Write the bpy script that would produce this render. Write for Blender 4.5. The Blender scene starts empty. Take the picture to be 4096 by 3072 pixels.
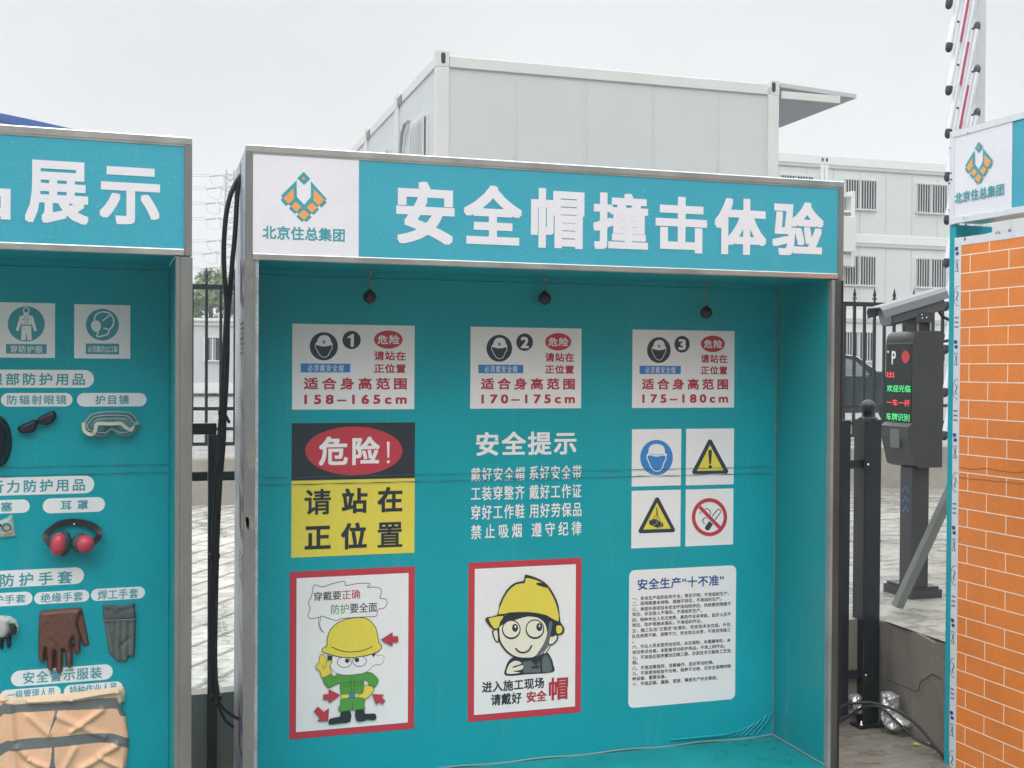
import bpy, bmesh, math, random
import numpy as np
from mathutils import Vector, Matrix
from mathutils.geometry import tessellate_polygon
R = math.radians
random.seed(7)
scene = bpy.context.scene
COL = scene.collection

# ------------------------------------------------------------------ camera
EYE = 1.712                                   # height of the lens above the low ground
SC = 2.4 / 2.7
FPX = 4609.89                                 # focal length in photo pixels (4096 wide)
YAW, PITCH, ROLL = .3024, -.0126, .0061
CAM = np.array([-.3477 * SC, -4.6403 * SC, EYE])
def cam_axes():
    sy, cy = math.sin(YAW), math.cos(YAW)
    f = np.array([sy, cy, 0]); r = np.array([cy, -sy, 0]); u = np.array([0, 0, 1.])
    f2 = f * math.cos(PITCH) + u * math.sin(PITCH); u2 = u * math.cos(PITCH) - f * math.sin(PITCH)
    return f2, r * math.cos(ROLL) + u2 * math.sin(ROLL), u2 * math.cos(ROLL) - r * math.sin(ROLL)
AF, AR, AU = cam_axes()
cd = bpy.data.cameras.new('camera'); cam = bpy.data.objects.new('camera', cd); COL.objects.link(cam)
m = Matrix.Identity(4)
for i in range(3):
    m[i][0], m[i][1], m[i][2], m[i][3] = AR[i], AU[i], -AF[i], CAM[i]
cam.matrix_world = m
cd.sensor_fit = 'HORIZONTAL'; cd.sensor_width = 36; cd.lens = 36 * FPX / 4096
cd.clip_start = .05; cd.clip_end = 3000
scene.camera = cam

# ------------------------------------------------------------------ world, sun, exposure
SUN_EL, SUN_AZ = 55, 200
w = bpy.data.worlds.new('World'); scene.world = w; w.use_nodes = True
nt = w.node_tree; nt.nodes.clear()
def nd(t, x=0, y=0, **k):
    n = nt.nodes.new(t); n.location = (x, y)
    for a, b in k.items(): setattr(n, a, b)
    return n
sky = nd('ShaderNodeTexSky'); sky.sky_type = 'NISHITA'; sky.sun_disc = False
sky.sun_elevation = R(SUN_EL); sky.sun_rotation = R(SUN_AZ); sky.dust_density = 5; sky.air_density = 1.2; sky.ozone_density = 1
tc = nd('ShaderNodeTexCoord'); sep = nd('ShaderNodeSeparateXYZ')
nt.links.new(tc.outputs['Generated'], sep.inputs[0])
ramp = nd('ShaderNodeValToRGB')               # rain cloud: even low down, brighter towards the zenith
nt.links.new(sep.outputs['Z'], ramp.inputs[0])
cr = ramp.color_ramp
cr.elements[0].position = 0.0; cr.elements[0].color = (.190, .198, .204, 1)
cr.elements[1].position = 1.0; cr.elements[1].color = (1, 1, 1, 1)
for p, v in ((.30, .212), (.46, .60), (.65, .93)):
    e = cr.elements.new(p); e.color = (v * .985, v * .998, v, 1)
noi = nd('ShaderNodeTexNoise'); noi.inputs['Scale'].default_value = 2.2; noi.inputs['Detail'].default_value = 4
nt.links.new(tc.outputs['Generated'], noi.inputs['Vector'])
mr = nd('ShaderNodeMapRange'); mr.inputs['From Min'].default_value = .3; mr.inputs['From Max'].default_value = .7
mr.inputs['To Min'].default_value = .86; mr.inputs['To Max'].default_value = 1.10
nt.links.new(noi.outputs['Fac'], mr.inputs['Value'])
SKY_GAIN = 34.0
mul = nd('ShaderNodeMath', operation='MULTIPLY'); mul.inputs[1].default_value = SKY_GAIN
nt.links.new(mr.outputs[0], mul.inputs[0])
vm = nd('ShaderNodeVectorMath', operation='SCALE')
# added: unseen low sky on the -Y side dimmed to darken the booth interiors
fy = nd('ShaderNodeMapRange'); fy.interpolation_type = 'SMOOTHSTEP'; fy.inputs['From Min'].default_value = -.75; fy.inputs['From Max'].default_value = .1; fy.inputs['To Min'].default_value = 1; fy.inputs['To Max'].default_value = 0
nt.links.new(sep.outputs['Y'], fy.inputs['Value'])
fz = nd('ShaderNodeMapRange'); fz.interpolation_type = 'SMOOTHSTEP'; fz.inputs['From Min'].default_value = .15; fz.inputs['From Max'].default_value = .78; fz.inputs['To Min'].default_value = .82; fz.inputs['To Max'].default_value = 0
nt.links.new(sep.outputs['Z'], fz.inputs['Value'])
fm = nd('ShaderNodeMath', operation='MULTIPLY'); nt.links.new(fy.outputs[0], fm.inputs[0]); nt.links.new(fz.outputs[0], fm.inputs[1])
f1 = nd('ShaderNodeMath', operation='SUBTRACT'); f1.inputs[0].default_value = 1; nt.links.new(fm.outputs[0], f1.inputs[1])
f2 = nd('ShaderNodeMath', operation='MULTIPLY'); nt.links.new(mul.outputs[0], f2.inputs[0]); nt.links.new(f1.outputs[0], f2.inputs[1])
nt.links.new(ramp.outputs['Color'], vm.inputs[0]); nt.links.new(f2.outputs[0], vm.inputs['Scale'])
mix = nd('ShaderNodeMix', data_type='RGBA'); mix.inputs[0].default_value = .94
nt.links.new(sky.outputs[0], mix.inputs[6]); nt.links.new(vm.outputs[0], mix.inputs[7])
bg = nd('ShaderNodeBackground'); bg.inputs['Strength'].default_value = .1
nt.links.new(mix.outputs[2], bg.inputs['Color'])
wo = nd('ShaderNodeOutputWorld'); nt.links.new(bg.outputs[0], wo.inputs['Surface'])
sl = bpy.data.lights.new('sun', 'SUN'); sl.energy = .85; sl.angle = R(40); sl.color = (1, .985, .96)
so = bpy.data.objects.new('sun', sl); COL.objects.link(so)
so.rotation_euler = (R(90 - SUN_EL), 0, R(180 - SUN_AZ))
scene.view_settings.view_transform = 'Standard'; scene.view_settings.look = 'None'
scene.view_settings.exposure = 0; scene.view_settings.gamma = 1
scene.cycles.max_bounces = 6; scene.cycles.volume_bounces = 1

# ------------------------------------------------------------------ materials
def lin(c):
    c = c / 255
    return c / 12.92 if c <= .04045 else ((c + .055) / 1.055) ** 2.4
def mat(name, col, rough=.5, metal=0., var=.06, vs=6., bump=0., bs=60., spec=.5, alpha=1., emit=0., speck=0., stretch=None, streak=0.):
    """procedural material: base colour with two scales of noise, rough/bump variation"""
    M = bpy.data.materials.new(name); M.use_nodes = True
    n = M.node_tree; b = n.nodes['Principled BSDF']; L = n.links.new
    b.inputs['Metallic'].default_value = metal; b.inputs['Specular IOR Level'].default_value = spec
    t = n.nodes.new('ShaderNodeTexCoord'); vec = t.outputs['Object']
    if stretch:
        mp = n.nodes.new('ShaderNodeMapping'); mp.inputs['Scale'].default_value = stretch; L(vec, mp.inputs[0]); vec = mp.outputs[0]
    a = n.nodes.new('ShaderNodeTexNoise'); a.inputs['Scale'].default_value = vs; a.inputs['Detail'].default_value = 6; a.inputs['Roughness'].default_value = .65; L(vec, a.inputs['Vector'])
    r = n.nodes.new('ShaderNodeMapRange'); r.inputs['From Min'].default_value = .25; r.inputs['From Max'].default_value = .75
    r.inputs['To Min'].default_value = 1 - var; r.inputs['To Max'].default_value = 1 + var; L(a.outputs['Fac'], r.inputs['Value'])
    s = n.nodes.new('ShaderNodeVectorMath'); s.operation = 'SCALE'; s.inputs[0].default_value = col; L(r.outputs[0], s.inputs['Scale'])
    out = s.outputs[0]
    if speck:
        k = n.nodes.new('ShaderNodeTexNoise'); k.inputs['Scale'].default_value = 130; k.inputs['Detail'].default_value = 2; L(t.outputs['Object'], k.inputs['Vector'])
        q = n.nodes.new('ShaderNodeMapRange'); q.inputs['From Min'].default_value = .35; q.inputs['From Max'].default_value = .65; q.inputs['To Min'].default_value = 1 - speck; q.inputs['To Max'].default_value = 1 + speck
        L(k.outputs['Fac'], q.inputs['Value'])
        s2 = n.nodes.new('ShaderNodeVectorMath'); s2.operation = 'SCALE'; L(out, s2.inputs[0]); L(q.outputs[0], s2.inputs['Scale']); out = s2.outputs[0]
    if streak:
        mp = n.nodes.new('ShaderNodeMapping'); mp.inputs['Scale'].default_value = (11, 11, .9); L(t.outputs['Object'], mp.inputs[0])
        k = n.nodes.new('ShaderNodeTexNoise'); k.inputs['Scale'].default_value = 1; k.inputs['Detail'].default_value = 7; k.inputs['Roughness'].default_value = .7; L(mp.outputs[0], k.inputs['Vector'])
        q = n.nodes.new('ShaderNodeMapRange'); q.inputs['From Min'].default_value = .56; q.inputs['From Max'].default_value = .74; q.inputs['To Max'].default_value = streak; L(k.outputs['Fac'], q.inputs['Value'])
        mx = n.nodes.new('ShaderNodeMix'); mx.data_type = 'RGBA'; L(q.outputs[0], mx.inputs[0]); L(out, mx.inputs[6]); mx.inputs[7].default_value = (.34, .46, .48, 1); out = mx.outputs[2]
    L(out, b.inputs['Base Color'])
    rr = n.nodes.new('ShaderNodeMapRange'); rr.inputs['To Min'].default_value = max(0, rough - .12); rr.inputs['To Max'].default_value = min(1, rough + .12); L(a.outputs['Fac'], rr.inputs['Value']); L(rr.outputs[0], b.inputs['Roughness'])
    if bump:
        c = n.nodes.new('ShaderNodeTexNoise'); c.inputs['Scale'].default_value = bs; c.inputs['Detail'].default_value = 5; L(vec, c.inputs['Vector'])
        bp = n.nodes.new('ShaderNodeBump'); bp.inputs['Strength'].default_value = bump; bp.inputs['Distance'].default_value = .01; L(c.outputs['Fac'], bp.inputs['Height']); L(bp.outputs[0], b.inputs['Normal'])
    if alpha < 1: b.inputs['Alpha'].default_value = alpha
    if emit:
        L(out, b.inputs['Emission Color']); b.inputs['Emission Strength'].default_value = emit
    return M
TEAL_H = mat('teal_film', (.042, .365, .485), .42, var=.035, vs=3, bump=.04, bs=25, speck=.06, streak=.08)
TEAL = mat('teal_inner_film', (.002, .345, .42), .42, var=.08, vs=2.2, bump=.08, bs=9, speck=.06, spec=.32, streak=.10)
TEAL_F = mat('teal_floor', (.008, .25, .265), .3, var=.25, vs=5, bump=.08, bs=12)
TEAL_S = mat('teal_film_orange_bounce', (.004, .30, .335), .40, var=.08, vs=2, bump=.08, bs=9, speck=.06, streak=.16)  # same film; green tint of light off the orange bricks put into its colour
TEAL_T = mat('teal_print', (.05, .33, .40), .5, var=.03)
SEAM = mat('seam_dark_teal', (.025, .15, .17), .6, var=.2)  # dark teal grey lines where the films overlap
WHITE = mat('white_film', (.76, .77, .83), .42, var=.03, vs=4, speck=.025)
WHITE_B = mat('white_board', (.82, .84, .86), .5, var=.025, vs=5, speck=.02)
BLACK = mat('black_print', (.018, .032, .045), .45, var=.1)
NAVY = mat('navy_print', (.022, .05, .075), .45, var=.1)
RED = mat('red_print', (.52, .045, .072), .45, var=.05)
REDT = mat('red_text', (.45, .035, .06), .5, var=.05)
YEL = mat('yellow_print', (.76, .66, .085), .48, var=.03, speck=.03)
BLUE = mat('blue_print', (.03, .24, .62), .45, var=.05)
BLUED = mat('blue_text', (.015, .09, .32), .5, var=.05)
GREEN = mat('green_print', (.085, .34, .06), .5, var=.05)
SKIN = mat('skin_print', (.80, .80, .66), .5, var=.03)
GREYP = mat('grey_print', (.12, .15, .16), .5, var=.06)
ORG = mat('orange_print', (.80, .36, .10), .5, var=.05)
STEEL = mat('stainless_trim', (.60, .60, .58), .34, 1., var=.16, vs=5, bump=.03, bs=9, stretch=(1, 1, .5))
STEEL_D = mat('stainless_post', (.19, .20, .195), .5, .2, var=.2, vs=4, bump=.05, bs=6, stretch=(3, 3, .6))
OLIVE = mat('post_dark_reflection', (.062, .074, .07), .6, 0, spec=.2, var=.3, vs=3, stretch=(2, 2, .5))  # post steel, with its reflection of dark surroundings put into the colour
RETURN = mat('post_return_reflection', (.24, .27, .28), .55, 0, var=.35, vs=3, stretch=(1, 1, .8))  # same steel, pale reflection of sky and teal put into the colour
GALV = mat('galvanised_sheet', (.50, .54, .58), .45, .75, var=.35, vs=9, bump=.06, bs=40, speck=.15)
WFILM = mat('white_protective_film', (.66, .70, .74), .4, var=.08, vs=20, bump=.1, bs=50)
BLUEINK = mat('blue_ink', (.03, .08, .26), .5)
REDST = mat('red_sticker', (.20, .05, .06), .5, var=.2)
BLUEST = mat('blue_sticker', (.03, .10, .30), .45, var=.2)
BLKMET = mat('black_paint', (.012, .018, .023), .32, var=.25, vs=8, bump=.03)
DKMET = mat('dark_grey_paint', (.042, .044, .047), .42, var=.12, vs=9, bump=.05, bs=120)
GREYMET = mat('grey_paint', (.13, .135, .145), .4, var=.08, vs=9)
RUBBER = mat('black_rubber', (.012, .016, .02), .45, var=.2)
ORANGE = mat('orange_film', (.76, .23, .045), .5, var=.12, vs=3.5, speck=.06)
MORTAR = mat('mortar_print', (.93, .76, .60), .5, var=.05)
CONC = mat('wall_concrete', (.30, .285, .25), .8, var=.18, vs=3, bump=.25, bs=30, speck=.1)
CONCD = mat('damp_wall_concrete', (.22, .205, .178), .6, var=.3, vs=2.2, bump=.3, bs=22, speck=.1)
CREAM = mat('container_frame_paint', (.62, .63, .615), .45, var=.05, vs=1.5)
PANEL = mat('container_panel', (.53, .56, .57), .5, var=.05, vs=.8, bump=.12, bs=35, speck=.13)
PANEL2 = mat('far_panel', (.58, .615, .615), .5, var=.03, vs=.6)
WPAINT = mat('white_paint', (.70, .715, .715), .45, var=.04)
AWN = mat('awning_underside', (.34, .38, .43), .5, var=.1)
GLASSD = mat('dark_window_glass', (.03, .045, .06), .2, var=.5, vs=1.5, spec=.3)
BLUEROOF = mat('blue_roof_sheet', (.055, .13, .38), .4, var=.12, vs=2, bump=.05)
PYL = mat('pylon_steel', (.07, .10, .13), .6, var=.1)
LEAF1 = mat('leaf_dark', (.075, .14, .06), .6, var=.3, vs=2)
LEAF2 = mat('leaf_light', (.14, .22, .09), .6, var=.3, vs=2)
BARK = mat('bark', (.09, .07, .05), .9, bump=.4)

def wet_ground(name, base, wet_rough, grooves=None):
    M = bpy.data.materials.new(name); M.use_nodes = True
    n = M.node_tree; b = n.nodes['Principled BSDF']; L = n.links.new
    t = n.nodes.new('ShaderNodeTexCoord')
    def noise(sc, de=6, stretch=None):
        x = n.nodes.new('ShaderNodeTexNoise'); x.inputs['Scale'].default_value = sc; x.inputs['Detail'].default_value = de
        v = t.outputs['Object']
        if stretch:
            mp = n.nodes.new('ShaderNodeMapping'); mp.inputs['Scale'].default_value = stretch; L(v, mp.inputs[0]); v = mp.outputs[0]
        L(v, x.inputs['Vector']); return x.outputs['Fac']
    def rng(v, a, b_, c, d):
        x = n.nodes.new('ShaderNodeMapRange'); x.inputs['From Min'].default_value = a; x.inputs['From Max'].default_value = b_; x.inputs['To Min'].default_value = c; x.inputs['To Max'].default_value = d; L(v, x.inputs['Value']); return x.outputs[0]
    big = noise(1.1); fine = noise(24, 8); mid = noise(5, 5, (1, 2.2, 1))
    s = n.nodes.new('ShaderNodeVectorMath'); s.operation = 'SCALE'; s.inputs[0].default_value = base
    mm = n.nodes.new('ShaderNodeMath'); mm.operation = 'MULTIPLY'; L(rng(big, .3, .7, .75, 1.2), mm.inputs[0]); L(rng(fine, .3, .7, .8, 1.2), mm.inputs[1])
    L(mm.outputs[0], s.inputs['Scale'])
    L(s.outputs[0], b.inputs['Base Color'])
    L(rng(mid, .42, .58, wet_rough, .55), b.inputs['Roughness'])
    h = n.nodes.new('ShaderNodeMath'); h.operation = 'ADD'; L(rng(fine, 0, 1, 0, .35), h.inputs[0]); L(rng(mid, .4, .6, 0, .6), h.inputs[1]); hv = h.outputs[0]
    if grooves:
        mp = n.nodes.new('ShaderNodeMapping'); mp.inputs['Rotation'].default_value = (0, 0, grooves[0]); L(t.outputs['Object'], mp.inputs[0])
        wv = n.nodes.new('ShaderNodeTexWave'); wv.wave_type = 'BANDS'; wv.inputs['Scale'].default_value = grooves[1]; wv.inputs['Distortion'].default_value = .5; L(mp.outputs[0], wv.inputs['Vector'])
        sx = n.nodes.new('ShaderNodeSeparateXYZ'); L(t.outputs['Object'], sx.inputs[0])
        g0 = rng(wv.outputs['Fac'], 0, .10, 0, 1); gm = n.nodes.new('ShaderNodeMath'); gm.operation = 'MAXIMUM'; L(g0, gm.inputs[0]); L(rng(sx.outputs['X'], 1.6, 1.9, 0, 1), gm.inputs[1]); g = gm.outputs[0]
        moss = noise(3.4, 3, (1.6, .55, 1)); grit = noise(60, 3)
        mo = n.nodes.new('ShaderNodeMath'); mo.operation = 'MULTIPLY'; L(rng(moss, .55, .66, 0, 1), mo.inputs[0]); L(rng(grit, .42, .55, 0, 1), mo.inputs[1])
        h2 = n.nodes.new('ShaderNodeMath'); h2.operation = 'MULTIPLY_ADD'; L(g, h2.inputs[0]); h2.inputs[1].default_value = 1.6; L(hv, h2.inputs[2]); hv = h2.outputs[0]
        s3 = n.nodes.new('ShaderNodeVectorMath'); s3.operation = 'SCALE'; L(s.outputs[0], s3.inputs[0]); gq = n.nodes.new('ShaderNodeMath'); gq.operation = 'MULTIPLY'; L(rng(g, 0, 1, .4, 1), gq.inputs[0]); L(rng(sx.outputs['X'], 1.6, 1.9, 1, .62), gq.inputs[1]); L(gq.outputs[0], s3.inputs['Scale'])
        s4 = n.nodes.new('ShaderNodeVectorMath'); s4.operation = 'SCALE'; L(s3.outputs[0], s4.inputs[0]); L(rng(mo.outputs[0], 0, 1, 1, .3), s4.inputs['Scale']); L(s4.outputs[0], b.inputs['Base Color'])
    bp = n.nodes.new('ShaderNodeBump'); bp.inputs['Strength'].default_value = .35; bp.inputs['Distance'].default_value = .02; L(hv, bp.inputs['Height']); L(bp.outputs[0], b.inputs['Normal'])
    b.inputs['Specular IOR Level'].default_value = .7
    return M
GROUND = wet_ground('wet_ground_concrete', (.20, .185, .155), .22)
YARD = wet_ground('wet_yard_concrete', (.42, .41, .37), .14, (R(40), 1.5))
ASPH = wet_ground('wet_road', (.22, .215, .20), .12)

# ------------------------------------------------------------------ object helpers
WL = {}
def thing(name, label, cat, loc, group=None):
    o = bpy.data.objects.new(name, None); o.empty_display_size = .1; COL.objects.link(o); o.location = loc
    WL[o] = np.array(loc, float); o['label'] = label; o['category'] = cat
    if group: o['group'] = group
    return o
class MB:
    """collects geometry in world coordinates, links ONE mesh object"""
    def __init__(s): s.v = []; s.f = []; s.mi = []; s.cur = 0; s.smooth = []
    def add(s, vs, fs, smooth=False):
        k = len(s.v); s.v += [tuple(map(float, p)) for p in vs]
        for f in fs: s.f.append([i + k for i in f]); s.mi.append(s.cur); s.smooth.append(smooth)
    def box(s, a, b, ax=None, bev=0):
        """axis box between corners a,b; ax=(origin, ex, ey) maps local x,y"""
        xs, ys, zs = zip(a, b)
        vs = [(x, y, z) for z in sorted(zs) for y in sorted(ys) for x in sorted(xs)]
        if bev:
            bm = bmesh.new(); V = [bm.verts.new(p) for p in vs]
            for f in ((0, 2, 3, 1), (4, 5, 7, 6), (0, 1, 5, 4), (2, 6, 7, 3), (0, 4, 6, 2), (1, 3, 7, 5)): bm.faces.new([V[i] for i in f])
            bmesh.ops.bevel(bm, geom=bm.edges[:], offset=bev, segments=2, affect='EDGES', profile=.5)
            bm.verts.index_update(); vs = [tuple(v.co) for v in bm.verts]; fs = [[v.index for v in f.verts] for f in bm.faces]; bm.free()
        else: fs = ((0, 2, 3, 1), (4, 5, 7, 6), (0, 1, 5, 4), (2, 6, 7, 3), (0, 4, 6, 2), (1, 3, 7, 5))
        if ax is not None:
            o, ex, ey = ax; vs = [(o[0] + p[0] * ex[0] + p[1] * ey[0], o[1] + p[0] * ex[1] + p[1] * ey[1], o[2] + p[2]) for p in vs]
        s.add(vs, fs); return s
    def tube(s, pts, r, n=8, cap=True):
        pts = [np.array(p, float) for p in pts]; rs = r if isinstance(r, (list, tuple)) else [r] * len(pts)
        rings = []; prev = None
        for i, p in enumerate(pts):
            d = pts[min(i + 1, len(pts) - 1)] - pts[max(i - 1, 0)]; d = d / (np.linalg.norm(d) + 1e-12)
            if prev is None:
                a = np.array([0, 0, 1.]) if abs(d[2]) < .9 else np.array([1., 0, 0])
                prev = a - d * (a @ d)
            prev = prev - d * (prev @ d); prev = prev / np.linalg.norm(prev); q = np.cross(d, prev)
            rings.append([p + rs[i] * (prev * math.cos(2 * math.pi * k / n) + q * math.sin(2 * math.pi * k / n)) for k in range(n)])
        vs = [v for g in rings for v in g]; fs = []
        for i in range(len(rings) - 1):
            for k in range(n): fs.append((i * n + k, i * n + (k + 1) % n, (i + 1) * n + (k + 1) % n, (i + 1) * n + k))
        s.add(vs, fs, True)
        if cap: s.add(rings[0], [list(range(n))[::-1]]); s.add(rings[-1], [list(range(n))])
        return s
    def bar(s, a, b, w, h, up=(0, 0, 1)):
        """square section bar a->b, w across, h along up"""
        a = np.array(a, float); b = np.array(b, float); d = (b - a) / np.linalg.norm(b - a); up = np.array(up, float)
        x = np.cross(d, up); x /= np.linalg.norm(x); y = np.cross(x, d)
        vs = [p + x * sx * w / 2 + y * sy * h / 2 for p in (a, b) for sx, sy in ((-1, -1), (1, -1), (1, 1), (-1, 1))]
        s.add(vs, ((3, 2, 1, 0), (4, 5, 6, 7), (0, 1, 5, 4), (1, 2, 6, 5), (2, 3, 7, 6), (3, 0, 4, 7))); return s
    def lathe(s, c, prof, n=16):
        """prof [(r,z)] round vertical axis at c"""
        vs = []; fs = []
        for r, z in prof: vs += [(c[0] + r * math.cos(2 * math.pi * k / n), c[1] + r * math.sin(2 * math.pi * k / n), c[2] + z) for k in range(n)]
        for i in range(len(prof) - 1):
            for k in range(n): fs.append((i * n + k, i * n + (k + 1) % n, (i + 1) * n + (k + 1) % n, (i + 1) * n + k))
        fs.append(list(range(n))[::-1]); fs.append([(len(prof) - 1) * n + k for k in range(n)])
        s.add(vs, fs, True); return s
    def ball(s, c, r, n=16, ax=(1, 1, 1)):
        k = n // 2; P = [(r * math.sin(math.pi * i / k) + 1e-5, -r * math.cos(math.pi * i / k)) for i in range(k + 1)]
        q = MB(); q.lathe((0, 0, 0), P, n); s.add([(c[0] + v[0] * ax[0], c[1] + v[1] * ax[1], c[2] + v[2] * ax[2]) for v in q.v], q.f, True); return s
    def prism(s, poly, d):
        """poly: 3D points (planar), d: extrusion vector"""
        n = len(poly); d = np.array(d, float); P = [np.array(p, float) for p in poly]
        tris = tessellate_polygon([[Vector(p) for p in P]])
        s.add(P + [p + d for p in P], [list(t) for t in tris] + [[i + n for i in t[::-1]] for t in tris] + [(i, (i + 1) % n, (i + 1) % n + n, i + n) for i in range(n)]); return s
    def build(s, name, mats, parent=None, bevel=0, smooth_all=False):
        if not isinstance(mats, (list, tuple)): mats = [mats]
        off = WL[parent] if parent is not None else np.zeros(3)
        me = bpy.data.meshes.new(name); me.from_pydata([tuple(np.array(p) - off) for p in s.v], [], s.f)
        for m_ in mats: me.materials.append(m_)
        me.polygons.foreach_set('material_index', s.mi)
        me.polygons.foreach_set('use_smooth', [True] * len(s.f) if smooth_all else s.smooth)
        me.validate(); me.update()
        o = bpy.data.objects.new(name, me); COL.objects.link(o)
        if parent is not None: o.parent = parent
        WL[o] = off.copy()
        return o
def top(o, label, cat, group=None):
    o['label'] = label; o['category'] = cat
    if group: o['group'] = group
    return o
def structure(o): o['kind'] = 'structure'; return o

# ------------------------------------------------------------------ photo geometry helpers
def ray(u, v): return AF + AR * (u - 2048) / FPX - AU * (v - 1536) / FPX
def hit(u, v, p0, n):
    d = ray(u, v); n = np.array(n, float); return CAM + d * (((np.array(p0) - CAM) @ n) / (d @ n))
def atX(u, v, x): return hit(u, v, (x, 0, 0), (1, 0, 0))
def atY(u, v, y): return hit(u, v, (0, y, 0), (0, 1, 0))
def atZ(u, v, z): return hit(u, v, (0, 0, z), (0, 0, 1))
def atD(u, v, d): return CAM + ray(u, v) * d
class Surf:
    def __init__(s, p0, ex):
        s.p0 = np.array(p0, float); s.ex = np.array(ex, float) / np.linalg.norm(ex); s.ez = np.array([0, 0, 1.]); s.n = np.cross(s.ex, s.ez)
    def st(s, u, v):
        p = hit(u, v, s.p0, s.n) - s.p0; return p @ s.ex, p @ s.ez
    def w(s, a, b, off=0): return s.p0 + s.ex * a + s.ez * b + s.n * off
    def back(s, d): return Surf(s.p0 - s.n * d, s.ex)
FRONT = Surf((0, 0, 0), (1, 0, 0))
DB = .4308
BACK = Surf((0, DB, 0), (1, 0, 0))
LTH = .035
LFRONT = Surf((-.182, -.057, 0), (math.cos(LTH), math.sin(LTH), 0)); LBACK = LFRONT.back(DB)
RTH = .038
RIGHT = Surf((2.997, .066, 0), (math.sin(RTH), -math.cos(RTH), 0))

class Z:
    """polygon coordinates read in an enlarged crop of the photo -> plane coordinates"""
    def __init__(s, surf, x0, y0, k, dx=0, dz=0): s.surf, s.x0, s.y0, s.k, s.dx, s.dz = surf, x0, y0, k, dx, dz
    def px(s, a, b): return s.x0 + a * s.k, s.y0 + b * s.k
    def __call__(s, a, b):
        q = s.surf.st(*s.px(a, b)); return q[0] + s.dx, q[1] + s.dz
    def pts(s, P): return [s(*p) for p in P]
    def shift(s, dx, dz): return Z(s.surf, s.x0, s.y0, s.k, dx, dz)
def circ(cx, cy, rx, ry=None, n=40, a0=0, a1=360):
    ry = ry or rx
    k = n if a1 - a0 >= 360 else n + 1
    return [(cx + rx * math.cos(R(a0 + (a1 - a0) * i / n)), cy + ry * math.sin(R(a0 + (a1 - a0) * i / n))) for i in range(k)]
def rrect(x0, y0, x1, y1, r, n=6):
    P = []
    for cx, cy, a in ((x1 - r, y1 - r, 0), (x0 + r, y1 - r, 90), (x0 + r, y0 + r, 180), (x1 - r, y0 + r, 270)): P += circ(cx, cy, r, r, n, a, a + 90)
    return P
def smooth(P, n=5, closed=True):
    P = [np.array(p, float) for p in P]; N = len(P); out = []
    for i in range(N if closed else N - 1):
        g = lambda k: P[k % N] if closed else P[min(max(k, 0), N - 1)]
        a, b, c, d = g(i - 1), g(i), g(i + 1), g(i + 2)
        for k in range(n):
            t = k / n; out.append(tuple(.5 * (2 * b + (c - a) * t + (2 * a - 5 * b + 4 * c - d) * t * t + (3 * b - a - 3 * c + d) * t ** 3)))
    if not closed: out.append(tuple(P[-1]))
    return out
def stroke(P, w):
    """polyline -> outline polygon of width w"""
    P = [np.array(p, float) for p in P]; L_, R_ = [], []
    for i, p in enumerate(P):
        d = P[min(i + 1, len(P) - 1)] - P[max(i - 1, 0)]; d = d / (np.linalg.norm(d) + 1e-9); q = np.array([-d[1], d[0]]) * w / 2
        L_.append(tuple(p + q)); R_.append(tuple(p - q))
    return L_ + R_[::-1]
def fill(mb, surf, outer, off, holes=()):
    """flat printed area on a surface, off metres proud of it"""
    rings = [[Vector((a, b, 0)) for a, b in r] for r in (outer,) + tuple(holes)]
    flat = [p for r in rings for p in r]; T = []
    for t in tessellate_polygon(rings):
        a, b, c = (flat[i] for i in t)
        ar = (b - a).cross(c - a).z
        if abs(ar) < 1e-12: continue
        T.append(list(t) if ar > 0 else list(t)[::-1])
    mb.add([surf.w(p.x, p.y, off) for p in flat], T); return mb
def plate(mb, surf, outer, t0, t1):
    """board with real thickness from t0 to t1 off the surface"""
    mb.prism([surf.w(a, b, t0) for a, b in outer], surf.n * (t1 - t0)); return mb
LAY = .0006
_glyph = {}
def glyphs(txt, sp, bold):
    """outline of a line of lettering in a unit box; weight is added by overlaying shifted copies"""
    key = (txt, sp, bold)
    if key not in _glyph:
        c = bpy.data.curves.new('t', 'FONT'); c.body = txt; c.space_character = sp; c.resolution_u = 3
        o = bpy.data.objects.new('t', c); COL.objects.link(o)
        dg = bpy.context.evaluated_depsgraph_get(); dg.update()
        me = bpy.data.meshes.new_from_object(o.evaluated_get(dg))
        v = np.array([x.co[:2] for x in me.vertices]); f = [list(p.vertices) for p in me.polygons]
        bpy.data.objects.remove(o); bpy.data.curves.remove(c); bpy.data.meshes.remove(me)
        F = []
        for t in f:
            p, q, r_ = v[t[0]], v[t[1]], v[t[2]]
            F.append(t if (q[0] - p[0]) * (r_[1] - p[1]) - (q[1] - p[1]) * (r_[0] - p[0]) > 0 else t[::-1])
        sh = [(0, 0)]
        if bold > .016: sh += [(bold * x, bold * y) for x, y in ((1, 1), (1, -1), (-1, 1), (-1, -1), (1, 0), (-1, 0), (0, 1), (0, -1))]
        elif bold > 0: sh += [(bold * x, bold * y) for x, y in ((1, .7), (-1, -.7), (1, -.7), (-1, .7))]
        lo, hi = v.min(0) - bold, v.max(0) + bold
        _glyph[key] = ([(v + np.array(d) - lo) / (hi - lo) for d in sh], F)
    return _glyph[key]
def text(mb, surf, txt, a0, b0, a1, b1, off, sp=1., bold=.012):
    """lettering fitted to the box (left a0, bottom b0, right a1, top b1) on the surface"""
    gs, F = glyphs(txt, sp, bold)
    for i, g in enumerate(gs): mb.add([surf.w(a0 + (a1 - a0) * x, b0 + (b1 - b0) * y, off + i * 2.5e-5) for x, y in g], F)
    return mb
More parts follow.
